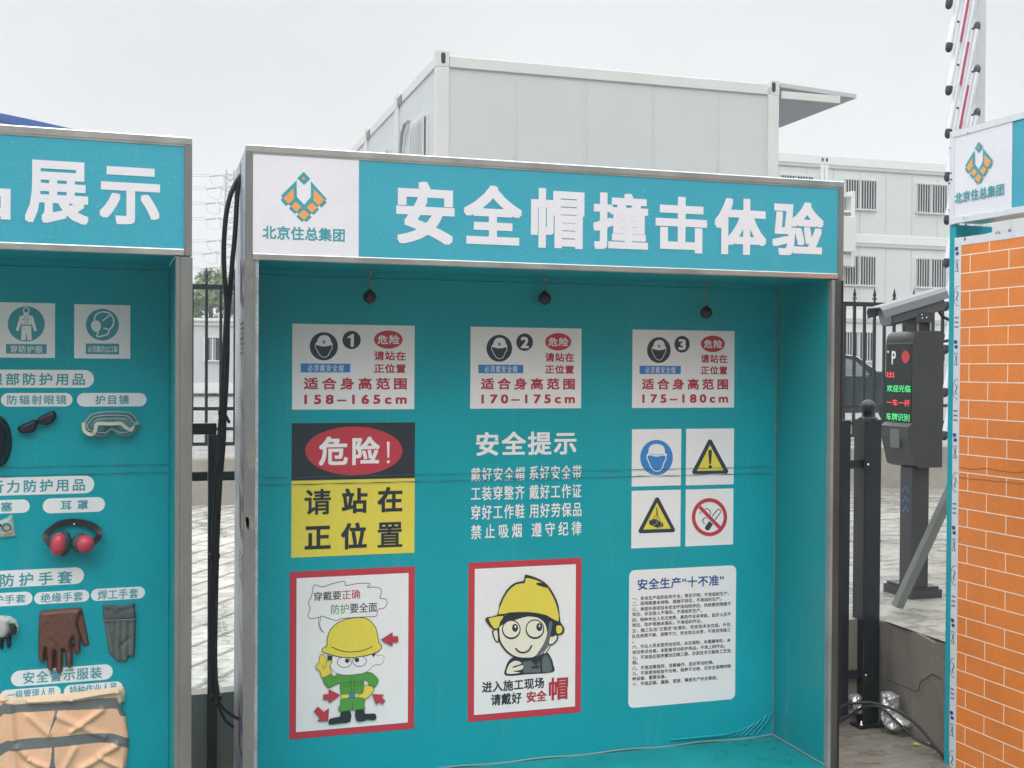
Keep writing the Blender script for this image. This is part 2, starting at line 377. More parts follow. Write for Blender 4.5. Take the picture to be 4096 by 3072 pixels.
def textpx(mb, z, txt, x0, y0, x1, y1, off, sp=1., bold=.012):
    """box in crop pixels: left/right at mid height, top/bottom at mid width"""
    xm, ym = (x0 + x1) / 2, (y0 + y1) / 2
    text(mb, z.surf, txt, z(x0, ym)[0], z(xm, y1)[1], z(x1, ym)[0], z(xm, y0)[1], off, sp, bold)
NAT = lambda s: Z(s, 0, 0, 1)

def pillow(name, z, outline, r, hmax, mats, parent, matf=None, hf=None, res=.0028, base=.001):
    """soft body lying on a wall: outline in crop px, swelling to hmax"""
    surf = z.surf; P = np.array(z.pts(outline)); A, B = P, np.roll(P, -1, 0)
    lo, hi = P.min(0) - res, P.max(0) + res
    nx, ny = int((hi[0] - lo[0]) / res) + 1, int((hi[1] - lo[1]) / res) + 1
    X, Y = np.meshgrid(lo[0] + np.arange(nx) * res, lo[1] + np.arange(ny) * res); Q = np.stack([X.ravel(), Y.ravel()], 1)
    ins = np.zeros(len(Q), bool); dmin = np.full(len(Q), 1e9); near = np.zeros_like(Q)
    for a, b in zip(A, B):
        c = ((a[1] > Q[:, 1]) != (b[1] > Q[:, 1]))
        with np.errstate(divide='ignore', invalid='ignore'):
            ins ^= c & (Q[:, 0] < (b[0] - a[0]) * (Q[:, 1] - a[1]) / (b[1] - a[1]) + a[0])
        ab = b - a; t = np.clip(((Q - a) @ ab) / (ab @ ab + 1e-15), 0, 1); pr = a + t[:, None] * ab; d = np.linalg.norm(Q - pr, axis=1)
        k = d < dmin; dmin[k] = d[k]; near[k] = pr[k]
    snap = dmin < res * .75; use = ins | snap
    Q2 = Q.copy(); Q2[snap] = near[snap]; d = np.where(snap, 0, dmin)
    h = hmax * np.sqrt(np.clip(1 - (1 - np.clip(d / r, 0, 1)) ** 2, 0, 1))
    if hf is not None: h = h + hf(Q2, np.clip(d / r, 0, 1))
    h = np.maximum(h, 0) + base
    idx = -np.ones(len(Q), int); idx[use] = np.arange(use.sum())
    U = Q2[use]; H = h[use]
    mb = MB(); V = [surf.w(p[0], p[1], hh) for p, hh in zip(U, H)]; F = []; MI = []
    for j in range(ny - 1):
        for i in range(nx - 1):
            q = [idx[j * nx + i], idx[j * nx + i + 1], idx[(j + 1) * nx + i + 1], idx[(j + 1) * nx + i]]
            if min(q) >= 0:
                F.append(q); MI.append(matf(*(U[q].mean(0))) if matf else 0)
    k0 = len(mb.f); mb.add(V, F, True); mb.mi[k0:] = MI
    return mb.build(name, mats, parent)
def inpoly(x, y, P):
    c = False; j = len(P) - 1
    for i in range(len(P)):
        if (P[i][1] > y) != (P[j][1] > y) and x < (P[j][0] - P[i][0]) * (y - P[i][1]) / (P[j][1] - P[i][1]) + P[i][0]: c = not c
        j = i
    return c
def segd(Q, a, b):
    a = np.array(a); b = np.array(b); ab = b - a; t = np.clip(((Q - a) @ ab) / (ab @ ab), 0, 1); return np.linalg.norm(Q - (a + t[:, None] * ab), axis=1)

# ================================================================== LARGE STRUCTURE
def zg(x, y):                                   # height of the raised yard
    a = min(max(x / 3.06, 0), 1); b = min(max((y - .7) / 5.3, 0), 1)
    near = -.13 * (1 - a); far = .02 * (1 - a)
    return EYE - 1.2 + near * (1 - b) + far * b
g = MB(); g.add([(-60, -60, 0), (60, -60, 0), (60, .9, 0), (-60, .9, 0)], [(0, 1, 2, 3)])
structure(g.build('ground', GROUND))
g = MB(); xs = [-60, -8, -3] + [i * .34 for i in range(0, 10)] + [3.2, 5, 9, 20, 60]; ys = [.705, 1, 1.5, 2, 3, 4, 5, 6, 6.12]
for y in ys:
    for x in xs: g.v.append((x, y, zg(x, y)))
for j in range(len(ys) - 1):
    for i in range(len(xs) - 1): k = j * len(xs) + i; g.f.append([k, k + 1, k + 1 + len(xs), k + len(xs)]); g.mi.append(0); g.smooth.append(True)
k = len(g.v); e = zg(3.2, .7)                    # the strip of yard beside the turned retaining wall
g.add([(3.06, -8, e), (60, -8, e), (60, .705, e), (3.06, .705, e)], [(0, 1, 2, 3)])
structure(g.build('yard', YARD))
g = MB(); g.add([(-200, 6.12, zg(5, 6) - .01), (260, 6.12, zg(5, 6) - .01), (260, 380, zg(5, 6) - .01), (-200, 380, zg(5, 6) - .01)], [(0, 1, 2, 3)])
structure(g.build('road', ASPH))

# retaining wall: one run behind the booths, one returning towards the camera
rw = thing('retaining_wall', 'damp cracked grey concrete retaining wall at the edge of the yard', 'wall', (3.06, .7, 0))
b = MB(); n = 24; xs = np.linspace(-9, 3.06, 40)
def jag(t): return .012 * math.sin(t * 9.1) + .008 * math.sin(t * 23.7 + 1) + .006 * math.sin(t * 51)
for x in xs: b.v += [(x, .70 + .4 * jag(x), -.02), (x, .70 + jag(x) * .3, zg(x, .7) + .004), (x, .78, zg(x, .7) + .006)]
for i in range(len(xs) - 1):
    k = i * 3; b.f += [[k, k + 3, k + 4, k + 1], [k + 1, k + 4, k + 5, k + 2]]; b.mi += [0, 0]; b.smooth += [False] * 2
ysr = np.linspace(.7, -6, 60); k0 = len(b.v)
for y in ysr: b.v += [(3.10 + jag(y) * .2 - .03 * (y - .7) * 0, y, -.02), (3.06 + jag(y * 1.7), y, zg(3.06, .7) - .012 + jag(y * 2.3) * .8), (3.16 + jag(y * 3) * .5, y, zg(3.06, .7) + .004)]
for i in range(len(ysr) - 1):
    k = k0 + i * 3; b.f += [[k, k + 3, k + 4, k + 1], [k + 1, k + 4, k + 5, k + 2]]; b.mi += [0, 0]; b.smooth += [False] * 2
b.build('wall_face', CONCD, rw)
crk = MB(); zk = lambda a, c: hit(3340 + a * .26042, 2640 + c * .26042, (3.068, 0, 0), (1, 0, 0))
P = [(800, 300), (880, 325), (1000, 375), (1080, 405), (1160, 435), (1220, 475), (1270, 480), (1315, 445), (1320, 365), (1360, 310), (1420, 300), (1450, 255), (1510, 212), (1600, 250), (1662, 292)]
crk.tube([zk(*p) - np.array([.008, 0, 0]) for p in P], .0022, 5)
crk.build('crack', BLACK, rw)

# ---------------------------------------------------------------- display booths
H1, H2, H3, H4 = EYE + .780, EYE + .754, EYE + .4016, EYE + .3788
FLOOR = .08; CEIL = EYE + .380
def EM(z, parent):
    """the builder's diamond emblem and its lettering"""
    T = [(528, 408), (412, 521), (424, 533), (411, 555), (448, 597), (470, 585), (485, 600), (471, 618), (513, 655), (533, 645), (541, 660), (526, 675), (568, 716), (582, 703), (600, 716), (638, 680), (625, 663), (634, 652), (655, 663), (693, 622), (680, 610), (692, 595), (712, 610), (750, 572), (738, 558), (750, 545), (633, 415), (633, 530), (583, 588), (530, 530)]
    e = MB(); s = z.surf
    fill(e, s, z.pts(T), 3 * LAY); fill(e, s, z.pts([(580, 345), (630, 398), (583, 443), (532, 393)]), 3 * LAY)
    e.cur = 1
    for q in ([(505, 467), (508, 545), (468, 583), (432, 540)], [(655, 475), (733, 552), (690, 596), (652, 556)], [(522, 566), (564, 605), (525, 641), (486, 600)], [(640, 572), (681, 609), (640, 647), (601, 607)], [(580, 625), (622, 662), (582, 703), (540, 661)], [(568, 388), (580, 383), (592, 394), (582, 406), (570, 402)]):
        fill(e, s, z.pts(q), 4 * LAY)
    e.build('emblem', [TEAL_T, ORG], parent)
    t = MB(); text(t, s, '北京住总集团', z(277, 800)[0], z(580, 851)[1], z(883, 815)[0], z(580, 752)[1], 3 * LAY, 1.04, .022); t.build('company_lettering', TEAL_T, parent)

def booth(front, width, label, side_posts, name='display_booth', depth=.52, dark_post=False):
    """open fronted box: header, side panels, back panel, ceiling, floor, trims. s runs along the front"""
    o0 = front.w(0, 0); ex, ey = front.ex, -front.n
    ax = (o0, ex, ey); s0, s1 = side_posts
    t = thing(name, label, 'booth', tuple(o0 + ex * (s0 + s1) / 2 + ey * .2), 'display booths')
    B = lambda a, b, **k: MB().box(a, b, ax, **k)
    B((s0 + .047, .005, CEIL + .0035), (s1 - .0535, depth - .02, H1 - .006)).build('header_box', GALV, t)
    f = MB().box((s0 + .024, 0, H3), (s1 - .026, .004, H2), ax); f.build('header_panel', TEAL_H, t, )
    tr = MB()
    tr.box((s0, -.006, H2), (s1, .03, H1), ax, bev=.004); tr.box((s0, -.002, H2 - .006), (s1, .0, H2), ax)
    tr.box((s0 + .024, -.006, H4), (s1 - .026, .03, H3), ax, bev=.003); tr.build('horizontal_trim', STEEL, t)
    MB().box((s0, -.004, H4), (s0 + .024, .02, H2 - .001), ax, bev=.002).build('end_trim', STEEL_D, t)
    MB().box((s1 - .026, -.004, H4), (s1, .02, H2 - .001), ax, bev=.002).build('end_trim', STEEL_D, t)
    # posts as folded angle strips
    MB().box((s0 - .005, -.005, 0), (s0 + .034, .001, H4 - .004), ax, bev=.0015).box((s0 - .004, .001, 0), (s0 - .001, .006, H4), ax).build('post', STEEL_D, t)
    po = MB().box((s1 - .038, -.005, 0), (s1 - .010 if dark_post else s1 + .002, .001, H4 - .004), ax, bev=.0015)
    po.cur = 1; po.box((s1 - .0535, -.0045, 0), (s1 - .0385, .024, H4 - .004), ax, bev=.001)
    if dark_post: po.cur = 2; po.box((s1 - .0095, -.0035, 0), (s1 + .002, .001, H4 - .004), ax, bev=.001)
    po.build('post', [OLIVE if dark_post else STEEL_D, RETURN if dark_post else STEEL_D, BLKMET], t)
    p = B((s0, .006, 0), (s0 + .046, depth, H1 - .012)).build('side_panel', [GALV, TEAL], t)
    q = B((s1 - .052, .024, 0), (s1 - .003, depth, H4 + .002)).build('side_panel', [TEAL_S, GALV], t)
    for o_, sgn in ((p, 1), (q, -1)):
        if len(o_.data.materials) < 2: o_.data.materials.append(GALV); 
    for pl in p.data.polygons: pl.material_index = 1 if pl.normal @ Vector(ex) > .9 else 0
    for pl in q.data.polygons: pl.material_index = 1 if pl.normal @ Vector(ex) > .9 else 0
    B((s0 + .047, DB, 0), (s1 - .053, DB + .05, H1 - .02)).build('back_panel', TEAL, t)
    B((s0 + .047, .031, CEIL), (s1 - .053, DB - .001, CEIL + .003)).build('ceiling_panel', TEAL, t)
    fb_ = MB(); fb_.tube([o0 + ex * (s0 + .05 + (s1 - s0 - .105) * i / 24) + ey * (DB - .001) + np.array([0, 0, CEIL - .022 + .0015 * math.sin(i * 1.9)]) for i in range(25)], .003, 6); fb_.build('film_fold', TEAL, t)
    B((s0 + .047, .002, .0), (s1 - .053, DB - .001, FLOOR)).build('floor_panel', TEAL_F, t)
    return t, ax
def drops(parent, surf, a0, a1, b0, b1, n_, seed):
    rr = random.Random(seed); d = MB()
    for i in range(n_):
        a, b = rr.uniform(a0, a1), rr.uniform(b0, b1); r_ = rr.choice((.0009, .0012, .0016, .0024)) * rr.uniform(.8, 1.2); st = rr.uniform(1, 1.8)
        V = [surf.w(a + r_ * math.cos(q), b + r_ * st * math.sin(q), .0001) for q in np.linspace(0, 2 * math.pi, 9)[:-1]] + [surf.w(a, b + r_ * .2, .0007)]
        d.add(V, [(k, (k + 1) % 8, 8) for k in range(8)], True)
    o = d.build('water_drops', DROP, parent); o['kind'] = 'stuff'
DROP = mat('rain_drop', (.13, .50, .60), .12, var=.2, vs=80, spec=.4)
main, MAX_ = booth(FRONT, 2.4, 'teal booth with seven white header characters, three hanging balls and nine notices', (0, 2.4), dark_post=True)
Z1 = Z(FRONT, 900, 500, 1200 / 2212)
wp = MB(); fill(wp, FRONT, [FRONT.st(1009, 611), FRONT.st(1434.5, 638), FRONT.st(1436, 1030), FRONT.st(1011, 1011)], 2 * LAY)
wp = MB(); a0, a1 = .0245, FRONT.st(1435, 835)[0]
fill(wp, FRONT, [(a0, H3 + .0005), (a1, H3 + .0005), (a1, H2 - .0065), (a0, H2 - .0065)], 2 * LAY)
wp = wp.build('logo_panel', WHITE, main)
EM(Z1, wp)
Z2 = Z(FRONT, 2000, 500, 1500 / 2212)
ht = MB()
hb = [(1262, 412, 1692, 884, Z1, '安'), (1758, 440, 2190, 887, Z1, '全'), (182, 371, 497, 732, Z2, '帽'), (549, 396, 873, 741, Z2, '撞'), (917, 418, 1221, 758, Z2, '击'), (1265, 428, 1571, 770, Z2, '体'), (1606, 447, 1908, 775, Z2, '验')]
for x0, y0, x1, y1, z, c in hb:
    textpx(ht, z, c, x0, y0 + 6, x1, y1 - 4, 2 * LAY, 1, .031)
ht.build('header_lettering', WHITE, main)
drops(main, FRONT, .42, 2.36, H3, H2, 420, 1)
# stickers and print on the bare side of the left panel
SIDE = Surf((0, 0, 0), (0, -1, 0))
for i, v0 in enumerate((1048, 1925, 2767)):
    a = SIDE.st(950, v0)[1]; hgt = .155
    plate(MB(), SIDE, [(-.245, a), (-.16, a - .045), (-.16, a - hgt - .035), (-.245, a - hgt)], .0004, .001).build('red_sticker', REDST, main)
    bs_ = plate(MB(), SIDE, [(-.125, a - .02), (-.035, a - .06), (-.035, a - hgt - .05), (-.125, a - hgt - .02)], .0004, .001); bs_.cur = 1
    fill(bs_, SIDE, circ(-.08, a - .115, .022, .035), .0015); bs_.build('blue_sticker', [BLUEST, WFILM], main)
    sp = MB()
    for k in range(7):
        for q in range(5):
            if random.random() < .75: x = -.24 + q * .042; y = a - .24 - k * .018; fill(sp, SIDE, [(x, y), (x + .02 + .012 * random.random(), y), (x + .02, y - .009), (x, y - .009)], .001)
    for k in range(3):
        x = -.22 + .06 * k; y = a - .50 - .02 * k; fill(sp, SIDE, stroke([(x, y), (x + .02, y - .06), (x + .035, y)], .008), .001); fill(sp, SIDE, stroke([(x, y - .2), (x + .03, y - .24), (x + .01, y - .27)], .009), .001)
    sp.build('ink_print', BLACK, main)
# worn patches of film left on the left post
OLDF = mat('old_film', (.215, .21, .195), .5, .2, var=.3, vs=20)
for c0, v0, w_, h_ in ((1000, 1090, 14, 60), (1004, 1810, 16, 60), (1000, 2090, 16, 30), (985, 2095, 10, 26)):
    fill((pf := MB()), FRONT, [FRONT.st(*p) for p in smooth([(c0 - w_, v0 - h_), (c0 + w_, v0 - h_ * .8), (c0 + w_ * .8, v0 + h_), (c0 - w_ * .7, v0 + h_ * .8)], 5)], .0056); pf.build('film_remnant', OLDF, main)
# welded seam that runs across the back film and everything printed on it
def seam(parent, surf, px_top, px_bot, a_lo, a_hi, rag):
    s_ = MB()
    for (ua, va, ub, vb), th in ((px_top, .0011), (px_bot, .0013)):
        A_, B_ = surf.st(ua, va), surf.st(ub, vb); N = 60; top_, bot_ = [], []
        for i in range(N + 1):
            a = a_lo + (a_hi - a_lo) * i / N; t_ = (a - A_[0]) / (B_[0] - A_[0]); z_ = A_[1] + (B_[1] - A_[1]) * t_ + rag * (math.sin(i * .9) + math.sin(i * 2.3 + va)) 
            h_ = th * (1 + .5 * math.sin(i * 1.7 + ua))
            top_.append((a, z_ + h_)); bot_.append((a, z_ - h_))
        fill(s_, surf, bot_ + top_[::-1], .0052)
    s_.build('film_seam', SEAM, parent)
seam(main, BACK, (1160, 1909, 3070, 1867), (1160, 1938, 3070, 1893), .055, 2.33, .0007)
# pale sealing bead and wrinkles along the bottom edge
bd = MB(); bd.tube([(.05 + (2.345 - .05) * i / 30, DB - .004, FLOOR + .003 + .003 * math.sin(i * 1.3)) for i in range(31)], .004, 6)
bd.tube([(2.346, DB - .006 - .41 * i / 12, FLOOR + .004) for i in range(13)], .004, 6); bd.tube([(2.344, DB - .004, FLOOR + 1.98 * i / 10) for i in range(11)], .0025, 6)
bd.build('corner_bead', mat('sealant', (.20, .30, .30), .6, var=.2), main)
wr = MB()
for i in range(16):
    x = 2.335 - .028 * i; wr.tube([(x - .075, DB - .003, FLOOR + .012 + .001 * i % 3), (x - .02, DB - .007, FLOOR + .028 + max(0, .045 - .006 * i)), (x + .004, DB - .003, FLOOR + .03 + max(0, .08 - .014 * i))], .004, 6)
wr.build('film_wrinkle', TEAL, main)

# safety tips printed straight on the back film
Z5 = Z(BACK, 1800, 1660, 650 / 1828)
lt = MB(); textpx(lt, Z5, '安全提示', 292, 184, 1422, 452, 2 * LAY, 1.14, .024); lt.build('tips_heading', WHITE_B, main)
lt = MB()
for l, r_, y0, y1, y2, y3, sp_ in (('戴好安全帽', '系好安全带', 585, 745, 565, 728, 1.18), ('工装穿整齐', '戴好工作证', 795, 958, 778, 940, 1.18), ('穿好工作鞋', '用好劳保品', 1005, 1172, 988, 1150, 1.18), ('禁止吸烟', '遵守纪律', 1225, 1388, 1200, 1362, 1.55)):
    textpx(lt, Z5, l, 236, y0, 838 if sp_ < 1.3 else 806, y1, 2 * LAY, sp_, .016)
    textpx(lt, Z5, r_, 893 if sp_ < 1.3 else 918, y2, 1478, y3, 2 * LAY, sp_, .016)
lt.build('tips_lettering', WHITE_B, main)

# ---------------------------------------------------------------- iron balls hung from the ceiling
BALL = mat('cast_iron', (.035, .03, .036), .4, .3, var=.4, vs=40, bump=.2, bs=80)
CHAIN = mat('zinc_chain', (.26, .29, .30), .4, .7)
for i, (uh, vh, uc, vc, rad, lb) in enumerate(((1480, 1083, 1479, 1188, .0262, 'dark iron ball hanging on a short chain above height notice 1'), (2180, 1110, 2179, 1193, .0262, 'dark iron ball on the shortest chain, above height notice 2'), (2828, 1128, 2825, 1250, .0262, 'dark iron ball on the longest chain, above height notice 3'))):
    h = atZ(uh, vh, CEIL); c = atY(uc, vc, h[1]); h[0] = c[0]
    t = thing('hanging_ball', lb, 'iron ball', (c[0], c[1], c[2] - rad), 'iron balls hung from the booth ceiling')
    MB().ball(c, rad, 24).lathe((c[0], c[1], c[2] + rad - .004), [(.009, 0), (.008, .006), (.003, .009)], 12).lathe((c[0], c[1], c[2] - rad - .003), [(.002, 0), (.006, .004)], 10).build('ball', BALL, t)
    MB().lathe((h[0], h[1], CEIL - .004), [(.006, -.008), (.008, -.003), (.012, .003)], 14).box((h[0] - .024, h[1] - .005, CEIL - .003), (h[0] + .024, h[1] + .005, CEIL - .0005)).build('hook_plate', CHAIN, t)
    ch = MB(); z0, z1 = c[2] + rad, CEIL - .008; nl = max(2, round((z1 - z0) / .024)); L = (z1 - z0) / nl
    for k in range(nl):
        zc = z0 + L * (k + .5); P = []
        for a in range(15): 
            q = 2 * math.pi * a / 14; d1, d2 = .0055 * math.cos(q), (L * .56) * math.sin(q)
            P.append((c[0] + (d1 if k % 2 == 0 else 0), c[1] + (0 if k % 2 == 0 else d1), zc + d2))
        ch.tube(P, .0013, 5, cap=False)
    ch.build('chain', CHAIN, t)

# ---------------------------------------------------------------- notices on the back panel
def board(name, label, cat, surf, corners, mats, r=0, group=None, th=.0016):
    q = [surf.st(*p) for p in corners]; x0 = (q[0][0] + q[2][0]) / 2; x1 = (q[1][0] + q[3][0]) / 2; z1 = (q[0][1] + q[1][1]) / 2; z0 = (q[2][1] + q[3][1]) / 2
    t = thing(name, label, cat, tuple(surf.w((x0 + x1) / 2, z0)), group)
    P = rrect(x0, z0, x1, z1, r) if r else [(x0, z0), (x1, z0), (x1, z1), (x0, z1)]
    plate(MB(), surf, P, .0002, th).build('board', mats, t)
    return t, (x0, z0, x1, z1)
TH = .0016
def helmet_face(mb, z, dome, face, badge, off, wst, emb=0):
    fill(mb, z.surf, z.pts(smooth(dome, 4)), off); fill(mb, z.surf, z.pts(stroke(smooth(face, 4, False), wst)), off)
ZA = Z(BACK, 1100, 1250, 650 / 2201)
rects = [((1168.8, 1294.3), (1657.6, 1303.2), (1168.8, 1639.2), (1657.6, 1636)), ((1881.8, 1306.7), (2325.4, 1314.1), (1881.2, 1634.8), (2323.9, 1633)), ((2530, 1317.6), (2938.1, 1324.7), (2528, 1631.5), (2934.9, 1630.7))]
base = None
for i, (num, rng_) in enumerate((('1', '158–165cm'), ('2', '170–175cm'), ('3', '175–180cm'))):
    t, q = board('height_notice', f'white notice with a helmeted head, number {num} and red height range {rng_.replace("–", " to ")}', 'notice', BACK, rects[i], WHITE_B, group='white height range notices in the top row')
    if base is None: base = q
    z = ZA.shift(q[0] - base[0], q[3] - base[3]); o = TH
    m_ = MB(); fill(m_, BACK, z.pts(circ(660, 458, 191)), o + LAY); m_.cur = 1
    fill(m_, BACK, z.pts(smooth([(543, 425), (565, 400), (585, 350), (615, 318), (660, 307), (710, 315), (745, 350), (760, 395), (780, 425), (778, 447), (765, 440), (715, 455), (660, 460), (600, 452), (556, 436), (545, 445)], 4)), o + 2 * LAY)
    fill(m_, BACK, z.pts(stroke(smooth([(550, 440), (545, 470), (562, 500), (585, 545), (612, 582), (640, 600), (665, 606), (695, 600), (725, 570), (748, 520), (772, 485), (768, 465), (776, 440)], 4, False), 9)), o + 2 * LAY)
    m_.cur = 0; fill(m_, BACK, z.pts([(645, 380), (676, 380), (676, 420), (645, 420)]), o + 3 * LAY); m_.cur = 1; fill(m_, BACK, z.pts([(658, 390), (667, 390), (663, 410), (656, 410)]), o + 4 * LAY)
    m_.build('helmet_pictogram', [NAVY, WHITE_B], t)
    m_ = MB(); fill(m_, BACK, z.pts(circ(1036, 372, 124)), o + LAY); m_.build('number_badge', NAVY, t)
    m_ = MB()
    if num == '1': fill(m_, BACK, z.pts([(978, 335), (1042, 292), (1068, 292), (1066, 464), (1022, 463), (1024, 338), (985, 350)]), o + 2 * LAY)
    else: textpx(m_, z, num, 978, 296, 1098, 458, o + 2 * LAY, 1, .035)
    m_.build('number', WHITE_B, t)
    m_ = MB(); fill(m_, BACK, z.pts(circ(1534, 367, 194, 123)), o + LAY); m_.build('danger_badge', RED, t)
    m_ = MB(); textpx(m_, z, '危险', 1388, 306, 1684, 430, o + 2 * LAY, 1.12, .02); m_.build('danger_lettering', WHITE_B, t)
    m_ = MB(); fill(m_, BACK, z.pts([(348, 690), (1017, 694), (1016, 812), (348, 812)]), o + LAY); m_.build('caption_strip', BLUE, t)
    m_ = MB(); textpx(m_, z, '必须戴安全帽', 442, 706, 925, 800, o + 2 * LAY, 1.35, .004); m_.build('caption_lettering', WHITE_B, t)
    m_ = MB(); textpx(m_, z, '请站在', 1340, 524, 1770, 650, o + LAY, 1.1, .026); textpx(m_, z, '正位置', 1340, 696, 1770, 820, o + LAY, 1.1, .026)
    textpx(m_, z, '适合身高范围', 388, 882, 1783, 1045, o + LAY, 1.45, .028)
    textpx(m_, z, rng_, 396, 1112, 1783, 1240, o + LAY, 1.5, .034); m_.build('red_lettering', REDT, t)
# danger board
t, q = board('danger_sign', 'black and yellow sign with a red oval and large warning characters', 'sign', BACK, ((1166.9, 1693.4), (1659.7, 1688.8), (1164.7, 2233.2), (1657.2, 2208.7)), YEL)
zm = BACK.st(1166.5, 1923)[1]
m_ = MB(); fill(m_, BACK, [(q[0], zm), (q[2], zm), (q[2], q[3]), (q[0], q[3])], TH + LAY); m_.build('black_band', BLACK, t)
Z4 = Z(BACK, 1100, 1660, 650 / 1828)
m_ = MB(); fill(m_, BACK, Z4.pts(circ(885, 403, 546, 273, 64)), TH + 2 * LAY); m_.build('red_oval', RED, t)
m_ = MB(); textpx(m_, Z4, '危', 492, 243, 816, 567, TH + 3 * LAY, 1, .026); textpx(m_, Z4, '险', 868, 243, 1176, 560, TH + 3 * LAY, 1, .026)
fill(m_, BACK, Z4.pts([(1256, 300), (1288, 300), (1282, 480), (1264, 480)]), TH + 3 * LAY); fill(m_, BACK, Z4.pts([(1257, 510), (1288, 510), (1288, 541), (1257, 541)]), TH + 3 * LAY); m_.build('white_lettering', WHITE_B, t)
m_ = MB()
for c, x0, y0, x1, y1 in (('请', 330, 832, 630, 1122), ('站', 750, 822, 1040, 1105), ('在', 1152, 808, 1432, 1092), ('正', 333, 1248, 626, 1508), ('位', 743, 1210, 1032, 1508), ('置', 1152, 1205, 1432, 1486)):
    textpx(m_, Z4, c, x0, y0, x1, y1, TH + LAY, 1, .019 if c in '置请' else .03)
m_.build('black_lettering', BLACK, t)
# four square pictograms
Z6 = Z(BACK, 2450, 1660, 650 / 1828); GP = 'square white pictogram signs'
t, q = board('pictogram_sign', 'white square sign with a blue disc showing a helmeted head', 'sign', BACK, ((2527.5, 1716.9), (2723.5, 1715.5), (2526.8, 1946.2), (2723.8, 1941.6)), WHITE_B, group=GP)
m_ = MB(); fill(m_, BACK, Z6.pts(circ(493, 478, 184, 199)), TH + LAY); m_.build('blue_disc', BLUE, t)
m_ = MB(); helmet_face(m_, Z6, [(378, 455), (400, 425), (405, 380), (435, 340), (490, 325), (550, 338), (582, 378), (588, 425), (610, 440), (604, 460), (560, 455), (495, 468), (425, 455)], [(392, 455), (385, 480), (410, 540), (432, 590), (470, 625), (515, 630), (555, 600), (575, 540), (600, 490), (592, 455)], None, TH + 2 * LAY, 10)
m_.cur = 1; fill(m_, BACK, Z6.pts(stroke([(415, 436), (450, 444), (495, 447), (540, 444), (570, 436)], 6)), TH + 3 * LAY); m_.build('helmet_pictogram', [WHITE_B, BLUE], t)
def tri(z, top_, l, r_, rad=26):
    P = []
    for (x, y), a in ((top_, 215), (r_, 335), (l, 95)): P += circ(x, y, rad, rad, 6, a, a + 110)
    return P
for (lb, cor, tp, l_, r_, kind) in (('white square sign with a yellow exclamation mark triangle', ((2743.7, 1715.5), (2935, 1713.3), (2743.7, 1942), (2934.3, 1937)), (1094, 300), (920, 640), (1274, 634), 0), ('white square sign with a yellow triangle of a crane load', ((2526, 1963.3), (2722.7, 1958.7), (2525.4, 2193.7), (2720.6, 2185.5)), (500, 952), (316, 1304), (676, 1292), 1)):
    t, q = board('pictogram_sign', lb, 'sign', BACK, cor, WHITE_B, group=GP)
    m_ = MB(); fill(m_, BACK, Z6.pts(tri(Z6, tp, l_, r_)), TH + LAY); m_.build('black_triangle', NAVY, t)
    m_ = MB(); ins = [(1094, 335), (1246, 622), (946, 628)] if kind == 0 else [(498, 985), (653, 1277), (342, 1288)]
    fill(m_, BACK, Z6.pts(ins), TH + 2 * LAY); m_.build('yellow_triangle', YEL, t)
    m_ = MB(); o = TH + 3 * LAY
    if kind == 0:
        fill(m_, BACK, Z6.pts(smooth([(1075, 405), (1094, 395), (1114, 405), (1104, 545), (1094, 552), (1085, 545)], 4)), o); fill(m_, BACK, Z6.pts(circ(1096, 583, 20)), o)
    else:
        fill(m_, BACK, Z6.pts([(408, 1188), (470, 1168), (500, 1178), (540, 1205), (568, 1218), (566, 1255), (510, 1270), (440, 1245), (410, 1228)]), o)
        for P in ([(497, 1060), (497, 1190)], [(495, 1110), (440, 1185)], [(498, 1110), (543, 1212)]): fill(m_, BACK, Z6.pts(stroke(P, 6)), o)
        for cx, cy, rr in ((496, 1044, 8), (496, 1064, 9), (498, 1082, 7), (498, 1104, 10)): fill(m_, BACK, Z6.pts(circ(cx, cy, rr, n=14)), o + LAY / 2)
        m_.cur = 1
        for P in ([(440, 1243), (497, 1222), (497, 1190)], [(510, 1266), (543, 1248), (543, 1212)]): fill(m_, BACK, Z6.pts(stroke(P, 4)), o + LAY)
    m_.build('pictogram', [NAVY, YEL], t)
t, q = board('pictogram_sign', 'white square sign with a crossed out cigarette in a red ring', 'sign', BACK, ((2743, 1958), (2933.2, 1953.7), (2740.9, 2185.2), (2931.4, 2178)), WHITE_B, group=GP)
m_ = MB(); o = TH + LAY
for P in ([(1118, 1140), (1175, 1068), (1195, 1058), (1214, 1075), (1210, 1098), (1150, 1182)],): fill(m_, BACK, Z6.pts(stroke(P, 11)), o)
fill(m_, BACK, Z6.pts([(1085, 1190), (1128, 1228), (1085, 1295), (1060, 1298), (1036, 1278), (1040, 1255)]), o)
fill(m_, BACK, Z6.pts(stroke(smooth([(1035, 1056), (1070, 1058), (1098, 1085), (1098, 1115), (1085, 1135)], 4, False), 9)), o)
fill(m_, BACK, Z6.pts([(970, 1117), (985, 1090), (1005, 1085), (990, 1100)]), o)
fill(m_, BACK, Z6.pts(stroke(smooth([(1062, 1158), (1030, 1160), (1008, 1185), (1020, 1215), (1040, 1228)], 4, False), 8)), o)
fill(m_, BACK, Z6.pts(stroke(smooth([(1035, 1150), (1020, 1180), (1030, 1200)], 4, False), 6)), o + LAY / 3)
m_.build('cigarette_pictogram', NAVY, t)
m_ = MB(); fill(m_, BACK, Z6.pts(circ(1088, 1148, 199, 214, 56)), TH + 2 * LAY, [Z6.pts(circ(1088, 1148, 159, 172, 56))])
fill(m_, BACK, Z6.pts([(963, 1045), (990, 1018), (1215, 1252), (1188, 1280)]), TH + 2.5 * LAY); m_.build('prohibition_ring', RED, t)

